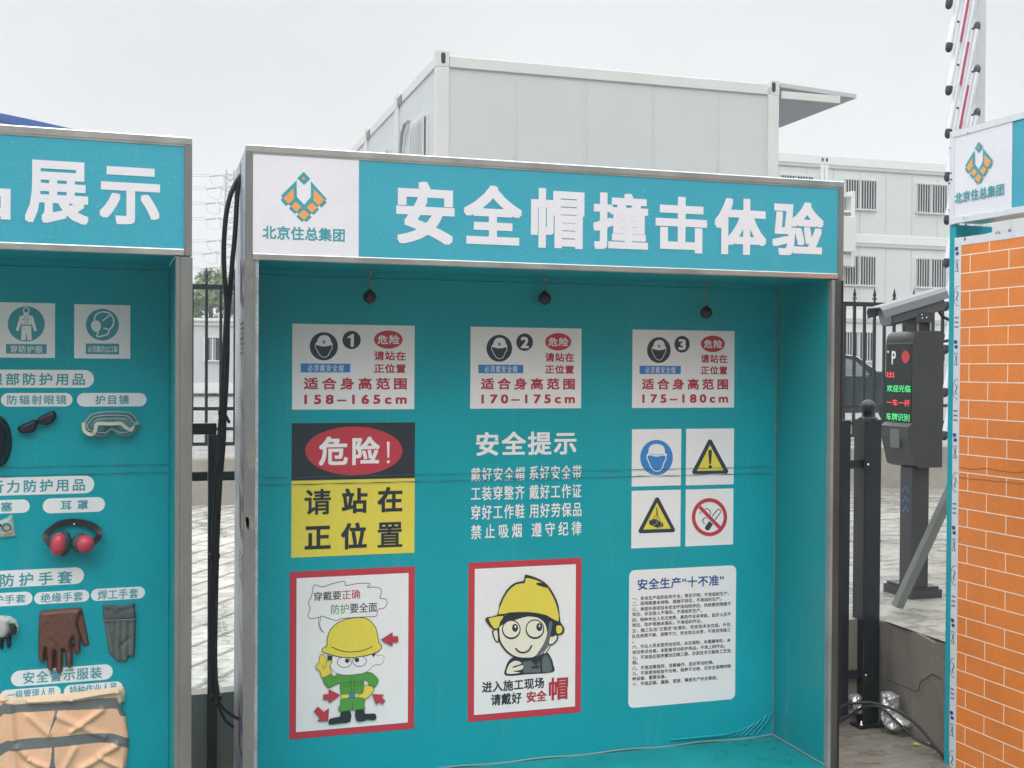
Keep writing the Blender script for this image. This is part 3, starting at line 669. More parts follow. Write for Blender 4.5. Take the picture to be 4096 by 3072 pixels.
# ---------------------------------------------------------------- posters with a drawn worker
def frame_board(name, label, cor, inner):
    t, q = board(name, label, 'poster', BACK, cor, RED, group='red framed cartoon posters')
    P = [BACK.st(*p) for p in inner]; x0 = (P[0][0] + P[2][0]) / 2; x1 = (P[1][0] + P[3][0]) / 2; z1 = (P[0][1] + P[1][1]) / 2; z0 = (P[2][1] + P[3][1]) / 2
    m_ = MB(); fill(m_, BACK, [(x0, z0), (x1, z0), (x1, z1), (x0, z1)], TH + LAY); m_.build('white_field', WHITE_B, t)
    return t
class Art:
    """flat line drawing: areas and ink lines in crop pixels"""
    def __init__(s, z, mats): s.z = z; s.m = MB(); s.k = TH + 2 * LAY; s.mats = mats
    def area(s, i, P, sm=4, ink=None, wd=5):
        P = smooth(P, sm) if sm else P
        s.m.cur = i; s.k += LAY * .25; fill(s.m, s.z.surf, s.z.pts(P), s.k)
        if ink is not None: s.line(ink, P + [P[0]], wd, 0)
        return s
    def line(s, i, P, wd=5, sm=4, closed=False):
        P = smooth(P, sm, closed) if sm else P
        if closed: P = P + [P[0]]
        s.m.cur = i; s.k += LAY * .25
        # segment quads with round joins so thick ink never tears
        for a, b in zip(P[:-1], P[1:]):
            if math.dist(a, b) > 1e-6: fill(s.m, s.z.surf, s.z.pts(stroke([a, b], wd)), s.k)
        if wd > 5:
            s.k += LAY * .05
            for p in P: fill(s.m, s.z.surf, s.z.pts(circ(p[0], p[1], wd / 2, n=8)), s.k)
        return s
    def build(s, name, t): return s.m.build(name, s.mats, t)
ZP = Z(BACK, 1100, 2220, 650 / 1382)
q1 = lambda P: [ZP.px(*p) for p in P]
t = frame_board('cartoon_poster', 'red framed poster of a full-length cartoon worker in green under a speech bubble', ((1161.1, 2289.6), (1659.7, 2262.3), (1155, 2961.7), (1655.9, 2910.9)), q1([(187, 200), (1136, 149), (174, 1512), (1127, 1417)]))
A = Art(ZP, [BLACK, YEL, GREEN, WHITE_B, BLUE, RED])
A.line(0, [(285, 400), (310, 350), (325, 270), (345, 252), (400, 270), (480, 245), (575, 222), (598, 235), (602, 258), (700, 242), (790, 238), (808, 250), (785, 275), (860, 272), (905, 300), (892, 365), (940, 372), (952, 405), (930, 448), (875, 462), (868, 505), (845, 522), (700, 528), (560, 540), (520, 555), (450, 535), (400, 518), (385, 525), (345, 535), (300, 540), (280, 505), (298, 460)], 5, 4, True)
A.line(0, [(372, 525), (370, 580), (385, 630), (420, 660)], 4).line(0, [(388, 525), (380, 590), (395, 635), (420, 660)], 4)
A.area(3, [(520, 850), (820, 840), (850, 850), (920, 855), (922, 900), (895, 930), (840, 935), (780, 990), (690, 1020), (600, 1020), (520, 1000), (470, 950), (470, 890)], 3, 0, 3)
A.area(0, [(443, 850), (490, 860), (480, 905), (445, 890)], 0).area(0, [(815, 830), (860, 825), (835, 870)], 0)
for cx, cy, rx, ry, px_, py_ in ((589, 910, 60, 44, 612, 897), (718, 900, 58, 45, 695, 890)):
    A.area(3, circ(cx, cy, rx, ry), 0, 0, 5); A.area(0, circ(px_, py_, 19), 0)
A.area(1, [(440, 770), (445, 700), (480, 620), (560, 560), (650, 535), (740, 530), (810, 560), (860, 630), (880, 735), (905, 770), (895, 800), (850, 830), (760, 855), (650, 870), (540, 862), (440, 835), (398, 815), (405, 790)], 4, 0, 6)
A.line(0, [(480, 780), (560, 812), (650, 822), (750, 808), (828, 775)], 7)
A.area(2, [(575, 1022), (745, 1005), (770, 992), (830, 1005), (875, 1055), (870, 1090), (838, 1128), (790, 1105), (800, 1085), (750, 1060), (748, 1180), (560, 1182), (555, 1085), (480, 1120), (440, 1122), (402, 1045), (475, 1010), (500, 1035), (525, 1010)], 2, 0, 4)
A.line(0, [(645, 1030), (645, 1175)], 4, 0).line(0, [(670, 1030), (670, 1175)], 4, 0).line(0, [(568, 1085), (638, 1080)], 3, 0).line(0, [(672, 1078), (742, 1072)], 3, 0).line(0, [(572, 1090), (585, 1112), (615, 1115), (635, 1085)], 3).line(0, [(680, 1082), (695, 1106), (722, 1104), (738, 1076)], 3)
A.area(1, [(388, 1015), (380, 985), (350, 965), (345, 935), (372, 912), (378, 855), (400, 840), (430, 870), (440, 905), (460, 890), (485, 905), (462, 945), (480, 1000), (405, 1040)], 3, 0, 4)
A.line(0, [(400, 930), (412, 965)], 4, 0).line(0, [(440, 905), (420, 960)], 4, 0)
A.area(1, [(560, 1182), (748, 1172), (748, 1210), (562, 1218)], 0, 0, 3).area(4, [(626, 1180), (680, 1178), (680, 1216), (626, 1218)], 0)
A.area(1, [(755, 1110), (790, 1105), (838, 1128), (815, 1180), (750, 1232), (715, 1220), (708, 1190), (745, 1165)], 3, 0, 4)
A.area(2, [(565, 1220), (748, 1212), (755, 1270), (762, 1305), (720, 1322), (665, 1310), (600, 1330), (545, 1322), (540, 1290), (560, 1265)], 3, 0, 4).line(0, [(660, 1245), (655, 1315)], 4, 0)
A.area(0, [(560, 1330), (640, 1322), (636, 1412), (560, 1425), (470, 1438), (452, 1425), (460, 1392), (500, 1378), (552, 1368)], 2).area(0, [(680, 1318), (755, 1308), (762, 1345), (840, 1342), (860, 1370), (845, 1400), (780, 1395), (750, 1408), (690, 1405)], 2)
for P in ([(897, 718), (995, 655), (995, 690), (1043, 688), (1043, 735), (992, 738), (995, 770)], [(552, 1187), (455, 1138), (455, 1180), (410, 1182), (408, 1222), (455, 1224), (455, 1254)], [(825, 1180), (920, 1183), (905, 1208), (935, 1235), (910, 1266), (882, 1240), (858, 1268)], [(447, 1405), (357, 1407), (385, 1380), (328, 1325), (362, 1285), (412, 1330), (455, 1300)]): A.area(5, P, 0, 0, 3)
A.build('worker_drawing', t)
m_ = MB(); textpx(m_, ZP, '穿戴要', 328, 308, 562, 385, TH + 2 * LAY, 1, .008); textpx(m_, ZP, '要全面', 636, 405, 866, 488, TH + 2 * LAY, 1, .008); m_.build('black_lettering', BLACK, t)
m_ = MB(); textpx(m_, ZP, '正确', 570, 295, 722, 374, TH + 2 * LAY, 1, .006); m_.build('red_lettering', REDT, t)
m_ = MB(); textpx(m_, ZP, '防护', 476, 416, 626, 500, TH + 2 * LAY, 1, .004); m_.build('green_lettering', GREEN, t)

ZQ = Z(BACK, 1800, 2200, 650 / 1457)
q1 = lambda P: [ZQ.px(*p) for p in P]
t = frame_board('cartoon_poster', 'red framed poster of a smiling cartoon face in a strapped yellow helmet', ((1873.6, 2250.9), (2325.5, 2230.8), (1870.5, 2889.2), (2323.3, 2848.2)), q1([(221, 170), (1126, 126), (214, 1482), (1120, 1398)]))
A = Art(ZQ, [BLACK, YEL, SKIN, GREYP, WHITE_B])
A.area(0, [(500, 1125), (498, 1050), (530, 985), (590, 955), (750, 960), (860, 915), (905, 965), (925, 1030), (920, 1095), (700, 1112)], 3)
A.area(3, [(830, 960), (865, 940), (895, 985), (910, 1050), (908, 1085), (828, 1092)], 2).area(3, [(650, 1000), (720, 990), (770, 1040), (800, 990), (810, 1095), (655, 1100)], 0)
A.area(0, [(730, 1040), (800, 1035), (795, 1060), (725, 1064)], 0).area(2, [(512, 1108), (512, 1060), (540, 1012), (590, 990), (640, 1015), (570, 1040), (565, 1055), (650, 1030), (640, 1070), (560, 1085), (628, 1098)], 3)
A.area(2, [(380, 740), (395, 710), (425, 705), (432, 815), (405, 810)], 3, 0, 12).area(2, [(880, 790), (900, 755), (945, 752), (962, 780), (945, 820), (905, 850), (878, 835)], 3, 0, 13)
A.area(2, [(835, 915), (880, 855), (900, 845), (885, 880), (850, 930)], 2, 0, 8)
A.area(2, [(432, 740), (440, 660), (480, 620), (640, 585), (800, 600), (870, 650), (875, 760), (840, 860), (770, 950), (700, 970), (590, 960), (510, 910), (450, 830)], 4, 0, 16)
A.area(0, [(430, 690), (470, 600), (560, 560), (750, 560), (900, 610), (950, 660), (945, 760), (880, 770), (860, 690), (835, 640), (770, 600), (690, 595), (580, 625), (480, 660)], 3)
A.area(3, [(890, 640), (915, 640), (905, 720), (880, 830), (810, 930), (765, 950), (830, 850), (865, 760)], 3)
for cx, cy, px_, py_ in ((546, 710, 580, 695), (757, 707, 797, 688)):
    A.area(0, circ(cx, cy, 84, 88), 0).area(2, circ(cx, cy - 3, 74, 74), 0).area(0, circ(px_, py_, 27, 36), 0).area(4, circ(px_ + 2, py_ - 10, 7, 12), 0)
A.line(0, [(586, 880), (615, 908), (655, 916), (700, 898), (728, 855)], 13)
A.area(0, [(418, 580), (440, 480), (500, 360), (580, 290), (655, 275), (665, 225), (700, 222), (800, 260), (870, 310), (930, 400), (970, 500), (985, 640), (1018, 690), (1015, 740), (975, 760), (945, 745), (940, 680), (850, 600), (700, 565), (540, 565), (470, 595), (440, 690), (390, 715), (320, 640), (325, 600)], 2)
A.area(1, [(432, 572), (455, 485), (510, 375), (590, 305), (665, 295), (672, 255), (700, 250), (780, 272), (850, 315), (910, 400), (955, 510), (968, 638), (860, 580), (700, 553), (540, 556)], 2)
A.area(1, [(345, 625), (360, 605), (475, 588), (445, 640), (430, 690), (390, 698)], 2).area(1, [(948, 680), (985, 675), (1002, 700), (995, 735), (955, 745)], 2)
A.area(0, [(770, 295), (810, 290), (870, 320), (860, 335), (780, 312)], 2)
A.build('worker_drawing', t)
m_ = MB(); textpx(m_, ZQ, '进入施工现场', 286, 1160, 842, 1258, TH + 2 * LAY, 1.05, .024); textpx(m_, ZQ, '请戴好', 365, 1282, 640, 1385, TH + 2 * LAY, 1.05, .024); m_.build('black_lettering', BLACK, t)
m_ = MB(); textpx(m_, ZQ, '安全', 684, 1260, 864, 1360, TH + 2 * LAY, 1.02, .03); textpx(m_, ZQ, '帽', 884, 1138, 1057, 1342, TH + 2 * LAY, 1, .026); m_.build('red_lettering', REDT, t)

# ---------------------------------------------------------------- the ten rules
t, q = board('rules_notice', 'white round cornered notice with a blue heading and many lines of small text', 'notice', BACK, ((2514.8, 2280.6), (2941.8, 2261.7), (2514.8, 2833.3), (2941.8, 2794.7)), WHITE_B, r=.025)
ZN = Z(BACK, 2450, 2220, 550 / 1426)
m_ = MB(); textpx(m_, ZN, '安全生产“十不准”', 258, 225, 1152, 340, TH + LAY, 1.06, .02); m_.build('blue_heading', BLUED, t)
m_ = MB()
rules = [('一、安全生产组织机构不全，责任不明，不准组织生产。', 1205, 425), ('二、现场隐患未排除、措施不到位，不准组织生产。', 1125, 480), ('三、承揽外部项目未安全环保风险评估，风险管控措施不', 1225, 534), ('到位，安全投入不落实，不准组织生产。', 925, 594), ('四、特种作业人员无资质，高危作业未审批，监护人员不', 1225, 643), ('到位，防护措施未落实，不准组织作业。', 925, 705), ('五、施工队伍“五锁定”未落实、安全技术未交底，外包', 1222, 752), ('队伍资质不够、保障不力、安全协议未签，不准进场施工', 1222, 808), ('。', 218, 905), ('六、作业人员未签劳动合同，未买保险，未健康体检，未', 1222, 917), ('培训考试合格，未配备劳动防护用品，不准上岗作业。', 1165, 975), ('七、不准违反程序擅自压缩工期、改变技术方案和工艺流', 1222, 1028), ('程。', 262, 1114), ('八、不准违章指挥、违章操作、违反劳动纪律。', 1045, 1142), ('九、不准使用检验不合格、保养不合格、无安全保障的特', 1225, 1190), ('种设备、重要设备。', 555, 1270), ('十、不准迟报、漏报、谎报、瞒报生产安全事故。', 1085, 1305)]
for s_, xr, yc in rules:
    hh = 8 if s_ == '。' else 21
    textpx(m_, ZN, s_, 203, yc - hh, xr, yc + hh, TH + LAY, 1, .016)
m_.build('rules_lettering', BLACK, t)

# ================================================================== LEFT BOOTH: protective gear on show
left, LAX = booth(LFRONT, 2.4, 'teal booth on the left showing goggles, gloves and other protective gear', (-2.4, 0))
ZL = Z(LFRONT, 0, 400, 1024 / 2212)
ht = MB()
for c, x0, y0, x1, y1 in (('展', 215, 522, 768, 1072), ('示', 858, 577, 1383, 1080), ('品', -505, 505, 92, 1028)): textpx(ht, ZL, c, x0, y0 + 5, x1, y1 - 3, 2 * LAY, 1, .028)
ht.build('header_lettering', WHITE, left)
drops(left, LFRONT, -1.3, -.03, H3, H2, 260, 2)
seam(left, LBACK, (0, 1870, 690, 1857), (0, 1905, 694, 1888), -2.33, -.06, .0007)
n1 = NAT(LBACK); r2 = Z(LBACK, 0, 1168, 1024 / 2212); r3 = Z(LBACK, 0, 1936, 1024 / 2212); r4 = Z(LBACK, 0, 2304, 1024 / 2212)
# square pictograms
def pict(label, u0, u1, v0, v1, kind):
    a0, a1 = LBACK.st(u0, (v0 + v1) / 2)[0], LBACK.st(u1, (v0 + v1) / 2)[0]; um = (u0 + u1) / 2; b1, b0 = LBACK.st(um, v0)[1], LBACK.st(um, v1)[1]
    t = thing('gear_pictogram', label, 'sign', tuple(LBACK.w((a0 + a1) / 2, b0)), 'square gear pictograms in the left booth')
    plate(MB(), LBACK, [(a0, b0), (a1, b0), (a1, b1), (a0, b1)], .0002, TH).build('board', WHITE_B, t)
    return t
t = pict('white square sign with a suit of protective clothing in a teal disc', -4, 220, 1211, 1431, 0)
m_ = MB(); fill(m_, LBACK, r2.pts(circ(227, 276, 160, 152)), TH + LAY); m_.build('teal_disc', TEAL_T, t)
m_ = MB(); o = TH + 2 * LAY
fill(m_, LBACK, r2.pts(circ(227, 160, 29, 31, 24)), o, [r2.pts(circ(227, 158, 19, 22, 24))])
fill(m_, LBACK, r2.pts([(205, 175), (250, 175), (250, 200), (285, 210), (318, 330), (308, 342), (296, 335), (268, 262), (270, 283), (188, 283), (188, 262), (160, 335), (148, 338), (138, 328), (172, 210), (205, 200)]), o)
fill(m_, LBACK, r2.pts([(188, 292), (270, 292), (274, 416), (237, 418), (229, 350), (220, 418), (182, 414)]), o)
m_.cur = 1
for P in ([(215, 205), (218, 282)], [(240, 205), (237, 282)], [(188, 232), (210, 240)], [(246, 238), (268, 232)]): fill(m_, LBACK, r2.pts(stroke(P, 5)), o + LAY)
m_.build('clothing_pictogram', [WHITE_B, TEAL_T], t)
m_ = MB(); fill(m_, LBACK, r2.pts([(52, 450), (403, 452), (403, 535), (52, 532)]), TH + LAY); m_.build('caption_strip', TEAL_T, t)
m_ = MB(); textpx(m_, r2, '穿防护服', 90, 463, 368, 524, TH + 2 * LAY, 1.12, .012); m_.build('caption_lettering', WHITE_B, t)
t = pict('white square sign with a masked head in profile in a teal disc', 296.8, 521, 1219, 1434, 1)
m_ = MB(); fill(m_, LBACK, r2.pts(circ(885, 282, 143, 137)), TH + LAY); m_.build('teal_disc', TEAL_T, t)
m_ = MB()
fill(m_, LBACK, r2.pts(stroke(smooth([(815, 245), (825, 205), (855, 180), (900, 172), (945, 185), (975, 220), (983, 268), (962, 310), (940, 330), (930, 365), (842, 385), (848, 345)], 4, False), 12)), o)
fill(m_, LBACK, r2.pts(smooth([(820, 245), (860, 258), (872, 295), (858, 335), (825, 345), (795, 320), (787, 275)], 4)), o + LAY / 3)
fill(m_, LBACK, r2.pts(stroke([(885, 250), (950, 200)], 11)), o + LAY / 2); fill(m_, LBACK, r2.pts(stroke([(893, 312), (935, 322)], 11)), o + LAY / 2)
m_.build('mask_pictogram', WHITE_B, t)
m_ = MB(); fill(m_, LBACK, r2.pts([(741, 445), (1029, 447), (1029, 540), (741, 536)]), TH + LAY); m_.build('caption_strip', TEAL_T, t)
m_ = MB(); textpx(m_, r2, '必须戴防尘口罩', 760, 467, 1014, 522, TH + 2 * LAY, 1.0, .008); m_.build('caption_lettering', WHITE_B, t)
# white name labels
def pill(txt, u0, u1, v0, v1, t0, t1, w0, w1, sp, bold, lab):
    um, vm_ = (u0 + u1) / 2, (v0 + v1) / 2
    a0, a1 = LBACK.st(u0, vm_)[0], LBACK.st(u1, vm_)[0]; b1, b0 = LBACK.st(um, v0)[1], LBACK.st(um, v1)[1]
    t = thing('name_label', lab, 'label', tuple(LBACK.w((a0 + a1) / 2, b0)), 'white rounded labels in the left booth')
    plate(MB(), LBACK, rrect(a0, b0, a1, b1, (b1 - b0) / 2 - .0001, 8), .0002, .0012).build('board', WHITE_B, t)
    m_ = MB(); textpx(m_, n1, txt, t0, w0, t1, w1, .0012 + LAY, sp, bold); m_.build('lettering', TEAL_T, t)
for a in (('眼部防护用品', -110, 376, 1479, 1551, -44, 340, 1492, 1541, 1.32, .02, 'large white label heading the eye gear, below the square pictograms'),
          ('防辐射眼镜', 4, 290, 1572, 1626, 29, 266, 1580, 1618, 1.24, .016, 'five character white label directly above the dark sunglasses'),
          ('护目镜', 308, 586, 1572, 1626, 381, 516, 1580, 1617, 1.24, .018, 'three character white label directly above the clear goggles'),
          ('听力防护用品', -110, 377, 1907, 1979, -39, 340, 1918, 1968, 1.32, .02, 'large white label heading the hearing gear, just below the film seam'),
          ('耳塞', -100, 119, 2000, 2054, -63, 49, 2009, 2047, 1.75, .018, 'white label above the plastic earplug packet'),
          ('耳罩', 171, 420, 1991, 2050, 242, 353, 2002, 2039, 1.75, .018, 'white label of two characters directly above the red ear muffs'),
          ('防护手套', -190, 336, 2280, 2348, 0, 289, 2289, 2341, 1.5, .018, 'large white label heading the gloves, below the ear muffs'),
          ('防护手套', -100, 130, 2371, 2425, -69, 103, 2380, 2415, 1.1, .014, 'small white label above the white and black glove'),
          ('绝缘手套', 137, 357, 2364, 2412, 163, 332, 2369, 2407, 1.1, .014, 'small white label directly above the brown glove'),
          ('焊工手套', 364, 580, 2351, 2399, 391, 553, 2356, 2396, 1.1, .014, 'small white label directly above the grey glove'),
          ('安全警示服装', 44, 451, 2670, 2732, 92, 407, 2676, 2724, 1.14, .016, 'large white label partly covered by the brown glove fingertips'),
          ('一级管理人员', 2, 243, 2752, 2797, 30, 220, 2756, 2791, 1.0, .012, 'white label half hidden behind the left of the peach vest'),
          ('特种作业人员', 256, 490, 2733, 2781, 278, 468, 2736, 2773, 1.0, .012, 'white label half hidden behind the right of the peach vest')):
    pill(*a)

# ---------------------------------------------------------------- goods fixed to the left booth's back panel
SCREW = mat('bright_screw', (.7, .7, .68), .25, 1.)
# sunglasses
t = thing('sunglasses', 'dark tilted wraparound sunglasses under the five character label', 'sunglasses', tuple(LBACK.w(*r2(320, 1225))), None)
GLS = mat('black_glasses_plastic', (.015, .02, .028), .2, var=.2, vs=40)
pillow('lens', r2, [(152, 1168), (200, 1140), (300, 1100), (330, 1110), (325, 1160), (312, 1190), (290, 1212), (245, 1222), (200, 1222), (172, 1215)], .012, .02, GLS, t, base=.012)
pillow('lens', r2, [(318, 1098), (340, 1078), (400, 1048), (455, 1026), (478, 1025), (493, 1072), (480, 1098), (455, 1130), (420, 1150), (380, 1150), (345, 1138), (322, 1135)], .012, .02, GLS, t, base=.012)
for a_, b_ in (((162, 1175), (235, 1190)), ((478, 1040), (420, 1095))): MB().bar(LBACK.w(*r2(*a_), .03), LBACK.w(*r2(*b_), .008), .012, .004, LBACK.n).build('temple_arm', GLS, t)
MB().ball(LBACK.w(*r2(317, 1092), .03), .003, 10).build('screw', SCREW, t)
# goggles
GOG = mat('frosted_goggle_plastic', (.16, .30, .31), .22, var=.3, vs=18, alpha=.6); GOGR = mat('goggle_rim', (.30, .40, .39), .45, var=.2, vs=20)
t = thing('safety_goggles', 'clear safety goggles with a cream elastic strap', 'goggles', tuple(LBACK.w(*r2(960, 1245))))
out = smooth([(722, 1150), (750, 1110), (790, 1062), (870, 1042), (960, 1036), (1090, 1040), (1140, 1060), (1180, 1110), (1196, 1135), (1180, 1180), (1140, 1218), (1080, 1236), (1025, 1225), (990, 1195), (962, 1184), (938, 1205), (905, 1236), (845, 1234), (780, 1218), (738, 1200)], 3)
pillow('goggle_shell', r2, out, .03, .045, GOG, t)
m_ = MB(); m_.tube([LBACK.w(*r2(*p), .012) for p in out + [out[0]]], .0042, 7); inn = [(960 + (x - 960) * .86, 1138 + (y - 1138) * .74) for x, y in out]; m_.tube([LBACK.w(*r2(*p), .042) for p in inn + [inn[0]]], .0028, 6); m_.build('rim', GOGR, t)
def ribbon(name, z, P, wd, off, mt, par, twist=None):
    b_ = MB(); P = smooth(P, 5, False); offs = np.interp(np.linspace(0, 1, len(P)), np.linspace(0, 1, len(off)), off); pts = [np.array(z.surf.w(*z(*p), q)) for p, q in zip(P, offs)]; vs = []
    up = z.surf.ez
    for i, p in enumerate(pts):
        d = pts[min(i + 1, len(pts) - 1)] - pts[max(i - 1, 0)]; d /= np.linalg.norm(d); x = np.cross(d, z.surf.n); x /= np.linalg.norm(x)
        for sx, sz in ((-1, 0), (1, 0), (1, 1), (-1, 1)): vs.append(p + x * sx * wd / 2 + z.surf.n * sz * .002)
    fs = []
    for i in range(len(pts) - 1):
        for k in range(4): fs.append((i * 4 + k, i * 4 + (k + 1) % 4, i * 4 + 4 + (k + 1) % 4, i * 4 + 4 + k))
    fs += [(3, 2, 1, 0), tuple(len(vs) - 4 + k for k in range(4))]
    b_.add(vs, fs); return b_.build(name, mt, par)
STRAP = mat('cream_elastic', (.62, .60, .52), .8, var=.12, vs=30, bump=.2, bs=200)
ribbon('strap', r2, [(722, 1125), (732, 1195), (790, 1226), (822, 1195), (832, 1145), (860, 1130), (960, 1133), (1040, 1130), (1080, 1160), (1130, 1186), (1160, 1140), (1196, 1128)], .0125, [.02, .035, .05, .056, .056, .056, .05, .04, .02], STRAP, t)
# dark round visor cut by the frame
t = thing('face_shield', 'dark glossy round face shield at the left edge above the seam', 'face shield', tuple(LBACK.w(*r2(-80, 1500))))
VIS = mat('visor_plastic', (.02, .025, .03), .18, var=.2)
pillow('visor', r2, [(-180, 1290), (-165, 1180), (-110, 1100), (-40, 1072), (20, 1090), (70, 1160), (92, 1260), (92, 1330), (72, 1420), (30, 1485), (-40, 1515), (-120, 1480), (-170, 1400)], .07, .07, VIS, t)
m_ = MB(); m_.tube([LBACK.w(*r2(*p), .006) for p in smooth([(-180, 1290), (-165, 1180), (-110, 1100), (-40, 1072), (20, 1090), (70, 1160), (92, 1260), (92, 1330), (72, 1420), (30, 1485), (-40, 1515)], 3, False)], .004, 6); m_.build('rim', RUBBER, t)
# earplug packet
t = thing('earplug_packet', 'small clear plastic packet of earplugs left of the ear muffs', 'packet', tuple(LBACK.w(*r3(20, 465))))
pillow('bag', r3, [(-90, 300), (0, 315), (60, 290), (105, 262), (122, 340), (140, 452), (60, 462), (-90, 470)], .02, .012, mat('clear_bag', (.36, .50, .50), .22, var=.25, vs=45, bump=.3, bs=60), t)
m_ = MB(); m_.tube([LBACK.w(*r3(*p), .017) for p in circ(60, 370, 36, 30, 20)] + [LBACK.w(*r3(96, 370), .017)], .0016, 6); m_.ball(LBACK.w(*r3(0, 352), .016), .006, 10); m_.build('earplug_cord', GLS, t)
for a_ in ((70, 412), (35, 425)): MB().tube([LBACK.w(*r3(*a_), .014), LBACK.w(*r3(a_[0] + 28, a_[1] - 5), .015)], .004, 8).build('earplug', ORG, t)
# ear muffs
t = thing('ear_muffs', 'red and black ear muffs hung on a screw by their headband', 'ear muffs', tuple(LBACK.w(*r3(630, 625))))
ribbon('headband', r3, [(470, 515), (425, 480), (400, 435), (440, 390), (510, 345), (600, 325), (700, 330), (790, 352), (850, 390), (862, 420), (840, 455), (775, 505)], .023, [.075, .06, .04, .025, .014, .01, .01, .014, .025, .04, .06, .075], RUBBER, t)
REDM = mat('red_ear_cup', (.55, .06, .10), .32, var=.15, vs=12); DUST = mat('dusty_black_cushion', (.06, .07, .075), .6, var=.4, vs=15)
def cup(cx, cy, rx, ry, tilt, depth, side):
    c = LBACK.w(*r3(cx, cy), .045); k = (LBACK.st(100, 2100)[0] - LBACK.st(0, 2100)[0]) / 100 * 1024 / 2212; ex, ez, n_ = LBACK.ex, LBACK.ez, LBACK.n
    q = math.radians(tilt); e1 = ex * math.cos(q) + ez * math.sin(q); e2 = -ex * math.sin(q) + ez * math.cos(q)
    for nm, mt, s_, sh, fl in (('cushion', DUST, 1.0, -.66 * side, .82), ('ear_cup', REDM, .9, .7 * side, 1.0)):
        b_ = MB(); b_.ball((0, 0, 0), 1, 22); V = []
        for v in b_.v: V.append(c + e1 * (v[0] * rx * k * s_ * fl + sh * rx * k * .38) + e2 * v[2] * ry * k * s_ + n_ * (v[1] * depth * s_ + (.014 if nm == 'ear_cup' else 0)))
        b_.v = [tuple(p) for p in V]; b_.build(nm, mt, t)
cup(533, 500, 84, 122, -8, .035, -1); cup(715, 494, 98, 95, -10, .035, .9)
MB().ball(LBACK.w(*r3(643, 343), .014), .005, 10).build('screw', SCREW, t)
# gloves
def creases(segs, dep, wid, z):
    S_ = [(z(*a), z(*b)) for a, b in segs]
    def f(Q, k):
        h = np.zeros(len(Q))
        for a, b in S_: h -= dep * np.exp(-(segd(Q, a, b) / wid) ** 2)
        return h + .0008 * np.sin(Q[:, 0] * 210) * np.sin(Q[:, 1] * 170 + Q[:, 0] * 60) * k
    return f
BRN = mat('brown_rubber', (.135, .058, .042), .42, var=.14, vs=14, bump=.25, bs=70)
t = thing('rubber_glove', 'brown rubber insulating glove hanging with its fingers down', 'glove', tuple(LBACK.w(*r3(500, 1635))))
hand = [(345, 1095), (480, 1080), (640, 1067), (700, 1066), (712, 1100), (690, 1150), (672, 1210), (690, 1270), (700, 1340), (697, 1440), (682, 1470), (657, 1470), (641, 1445), (638, 1360), (628, 1328), (621, 1355), (630, 1450), (632, 1560), (616, 1586), (586, 1584), (570, 1560), (562, 1445), (550, 1425), (545, 1450), (548, 1560), (544, 1612), (520, 1636), (491, 1630), (482, 1600), (483, 1455), (475, 1435), (468, 1460), (470, 1580), (452, 1610), (421, 1608), (405, 1580), (400, 1440), (393, 1415), (388, 1440), (390, 1520), (377, 1545), (350, 1541), (334, 1515), (328, 1400), (333, 1250), (340, 1150)]
flap = [(650, 1075), (700, 1066), (714, 1092), (735, 1190), (757, 1300), (773, 1384), (760, 1394), (715, 1397), (690, 1310), (660, 1200)]
pillow('cuff_fold', r3, flap, .008, .010, BRN, t)
pillow('hand', r3, hand, .014, .024, BRN, t, hf=creases([((672, 1210), (700, 1090)), ((520, 1440), (430, 1330)), ((600, 1450), (640, 1300))], .004, .008, r3))
m_ = MB()
for p in ((430, 1168), (520, 1164), (612, 1147)): m_.bar(LBACK.w(*r3(p[0] - 8, p[1] + 2), .0265), LBACK.w(*r3(p[0] + 8, p[1] - 2), .0265), .0012, .0012, LBACK.n)
m_.build('staple', SCREW, t)
GRY = mat('grey_suede', (.125, .14, .138), .9, var=.16, vs=16, bump=.3, bs=120); GRYD = mat('grey_cuff_cloth', (.085, .10, .11), .85, var=.15, vs=12, bump=.25, bs=90)
t = thing('welding_glove', 'grey suede welding glove with a darker stitched cuff', 'glove', tuple(LBACK.w(*r3(1040, 1537))))
hand = [(895, 1160), (1175, 1150), (1172, 1250), (1168, 1400), (1163, 1480), (1140, 1496), (1110, 1490), (1102, 1520), (1075, 1538), (1054, 1522), (1040, 1530), (1008, 1532), (990, 1503), (965, 1490), (942, 1455), (925, 1350), (905, 1230)]
pillow('hand', r3, hand, .012, .016, GRY, t, hf=creases([((1000, 1180), (995, 1480)), ((1048, 1180), (1050, 1500)), ((1115, 1200), (1108, 1480)), ((940, 1190), (990, 1350)), ((1105, 1330), (1050, 1390))], .006, .007, r3))
pillow('cuff', r3, [(885, 1045), (960, 1042), (1060, 1050), (1120, 1037), (1163, 1022), (1168, 1100), (1178, 1160), (1100, 1163), (1000, 1170), (892, 1175)], .008, .019, GRYD, t, hf=creases([((890, 1060), (940, 1090)), ((1050, 1090), (1165, 1050))], .007, .009, r3))
m_ = MB(); m_.tube([LBACK.w(*r3(x, 1168 - (x - 890) * .035), .0205) for x in range(892, 1178, 14)], .0012, 5); m_.build('stitching', mat('thread', (.35, .36, .33), .8), t)
t = thing('work_glove', 'white cuffed work glove with black fingers at the left edge', 'glove', tuple(LBACK.w(*r3(0, 1430))))
pillow('fingers', r3, [(-60, 1320), (0, 1300), (60, 1290), (100, 1300), (97, 1400), (82, 1416), (62, 1408), (56, 1340), (44, 1330), (34, 1340), (30, 1418), (10, 1432), (-6, 1405), (-20, 1340), (-60, 1400)], .01, .018, RUBBER, t)
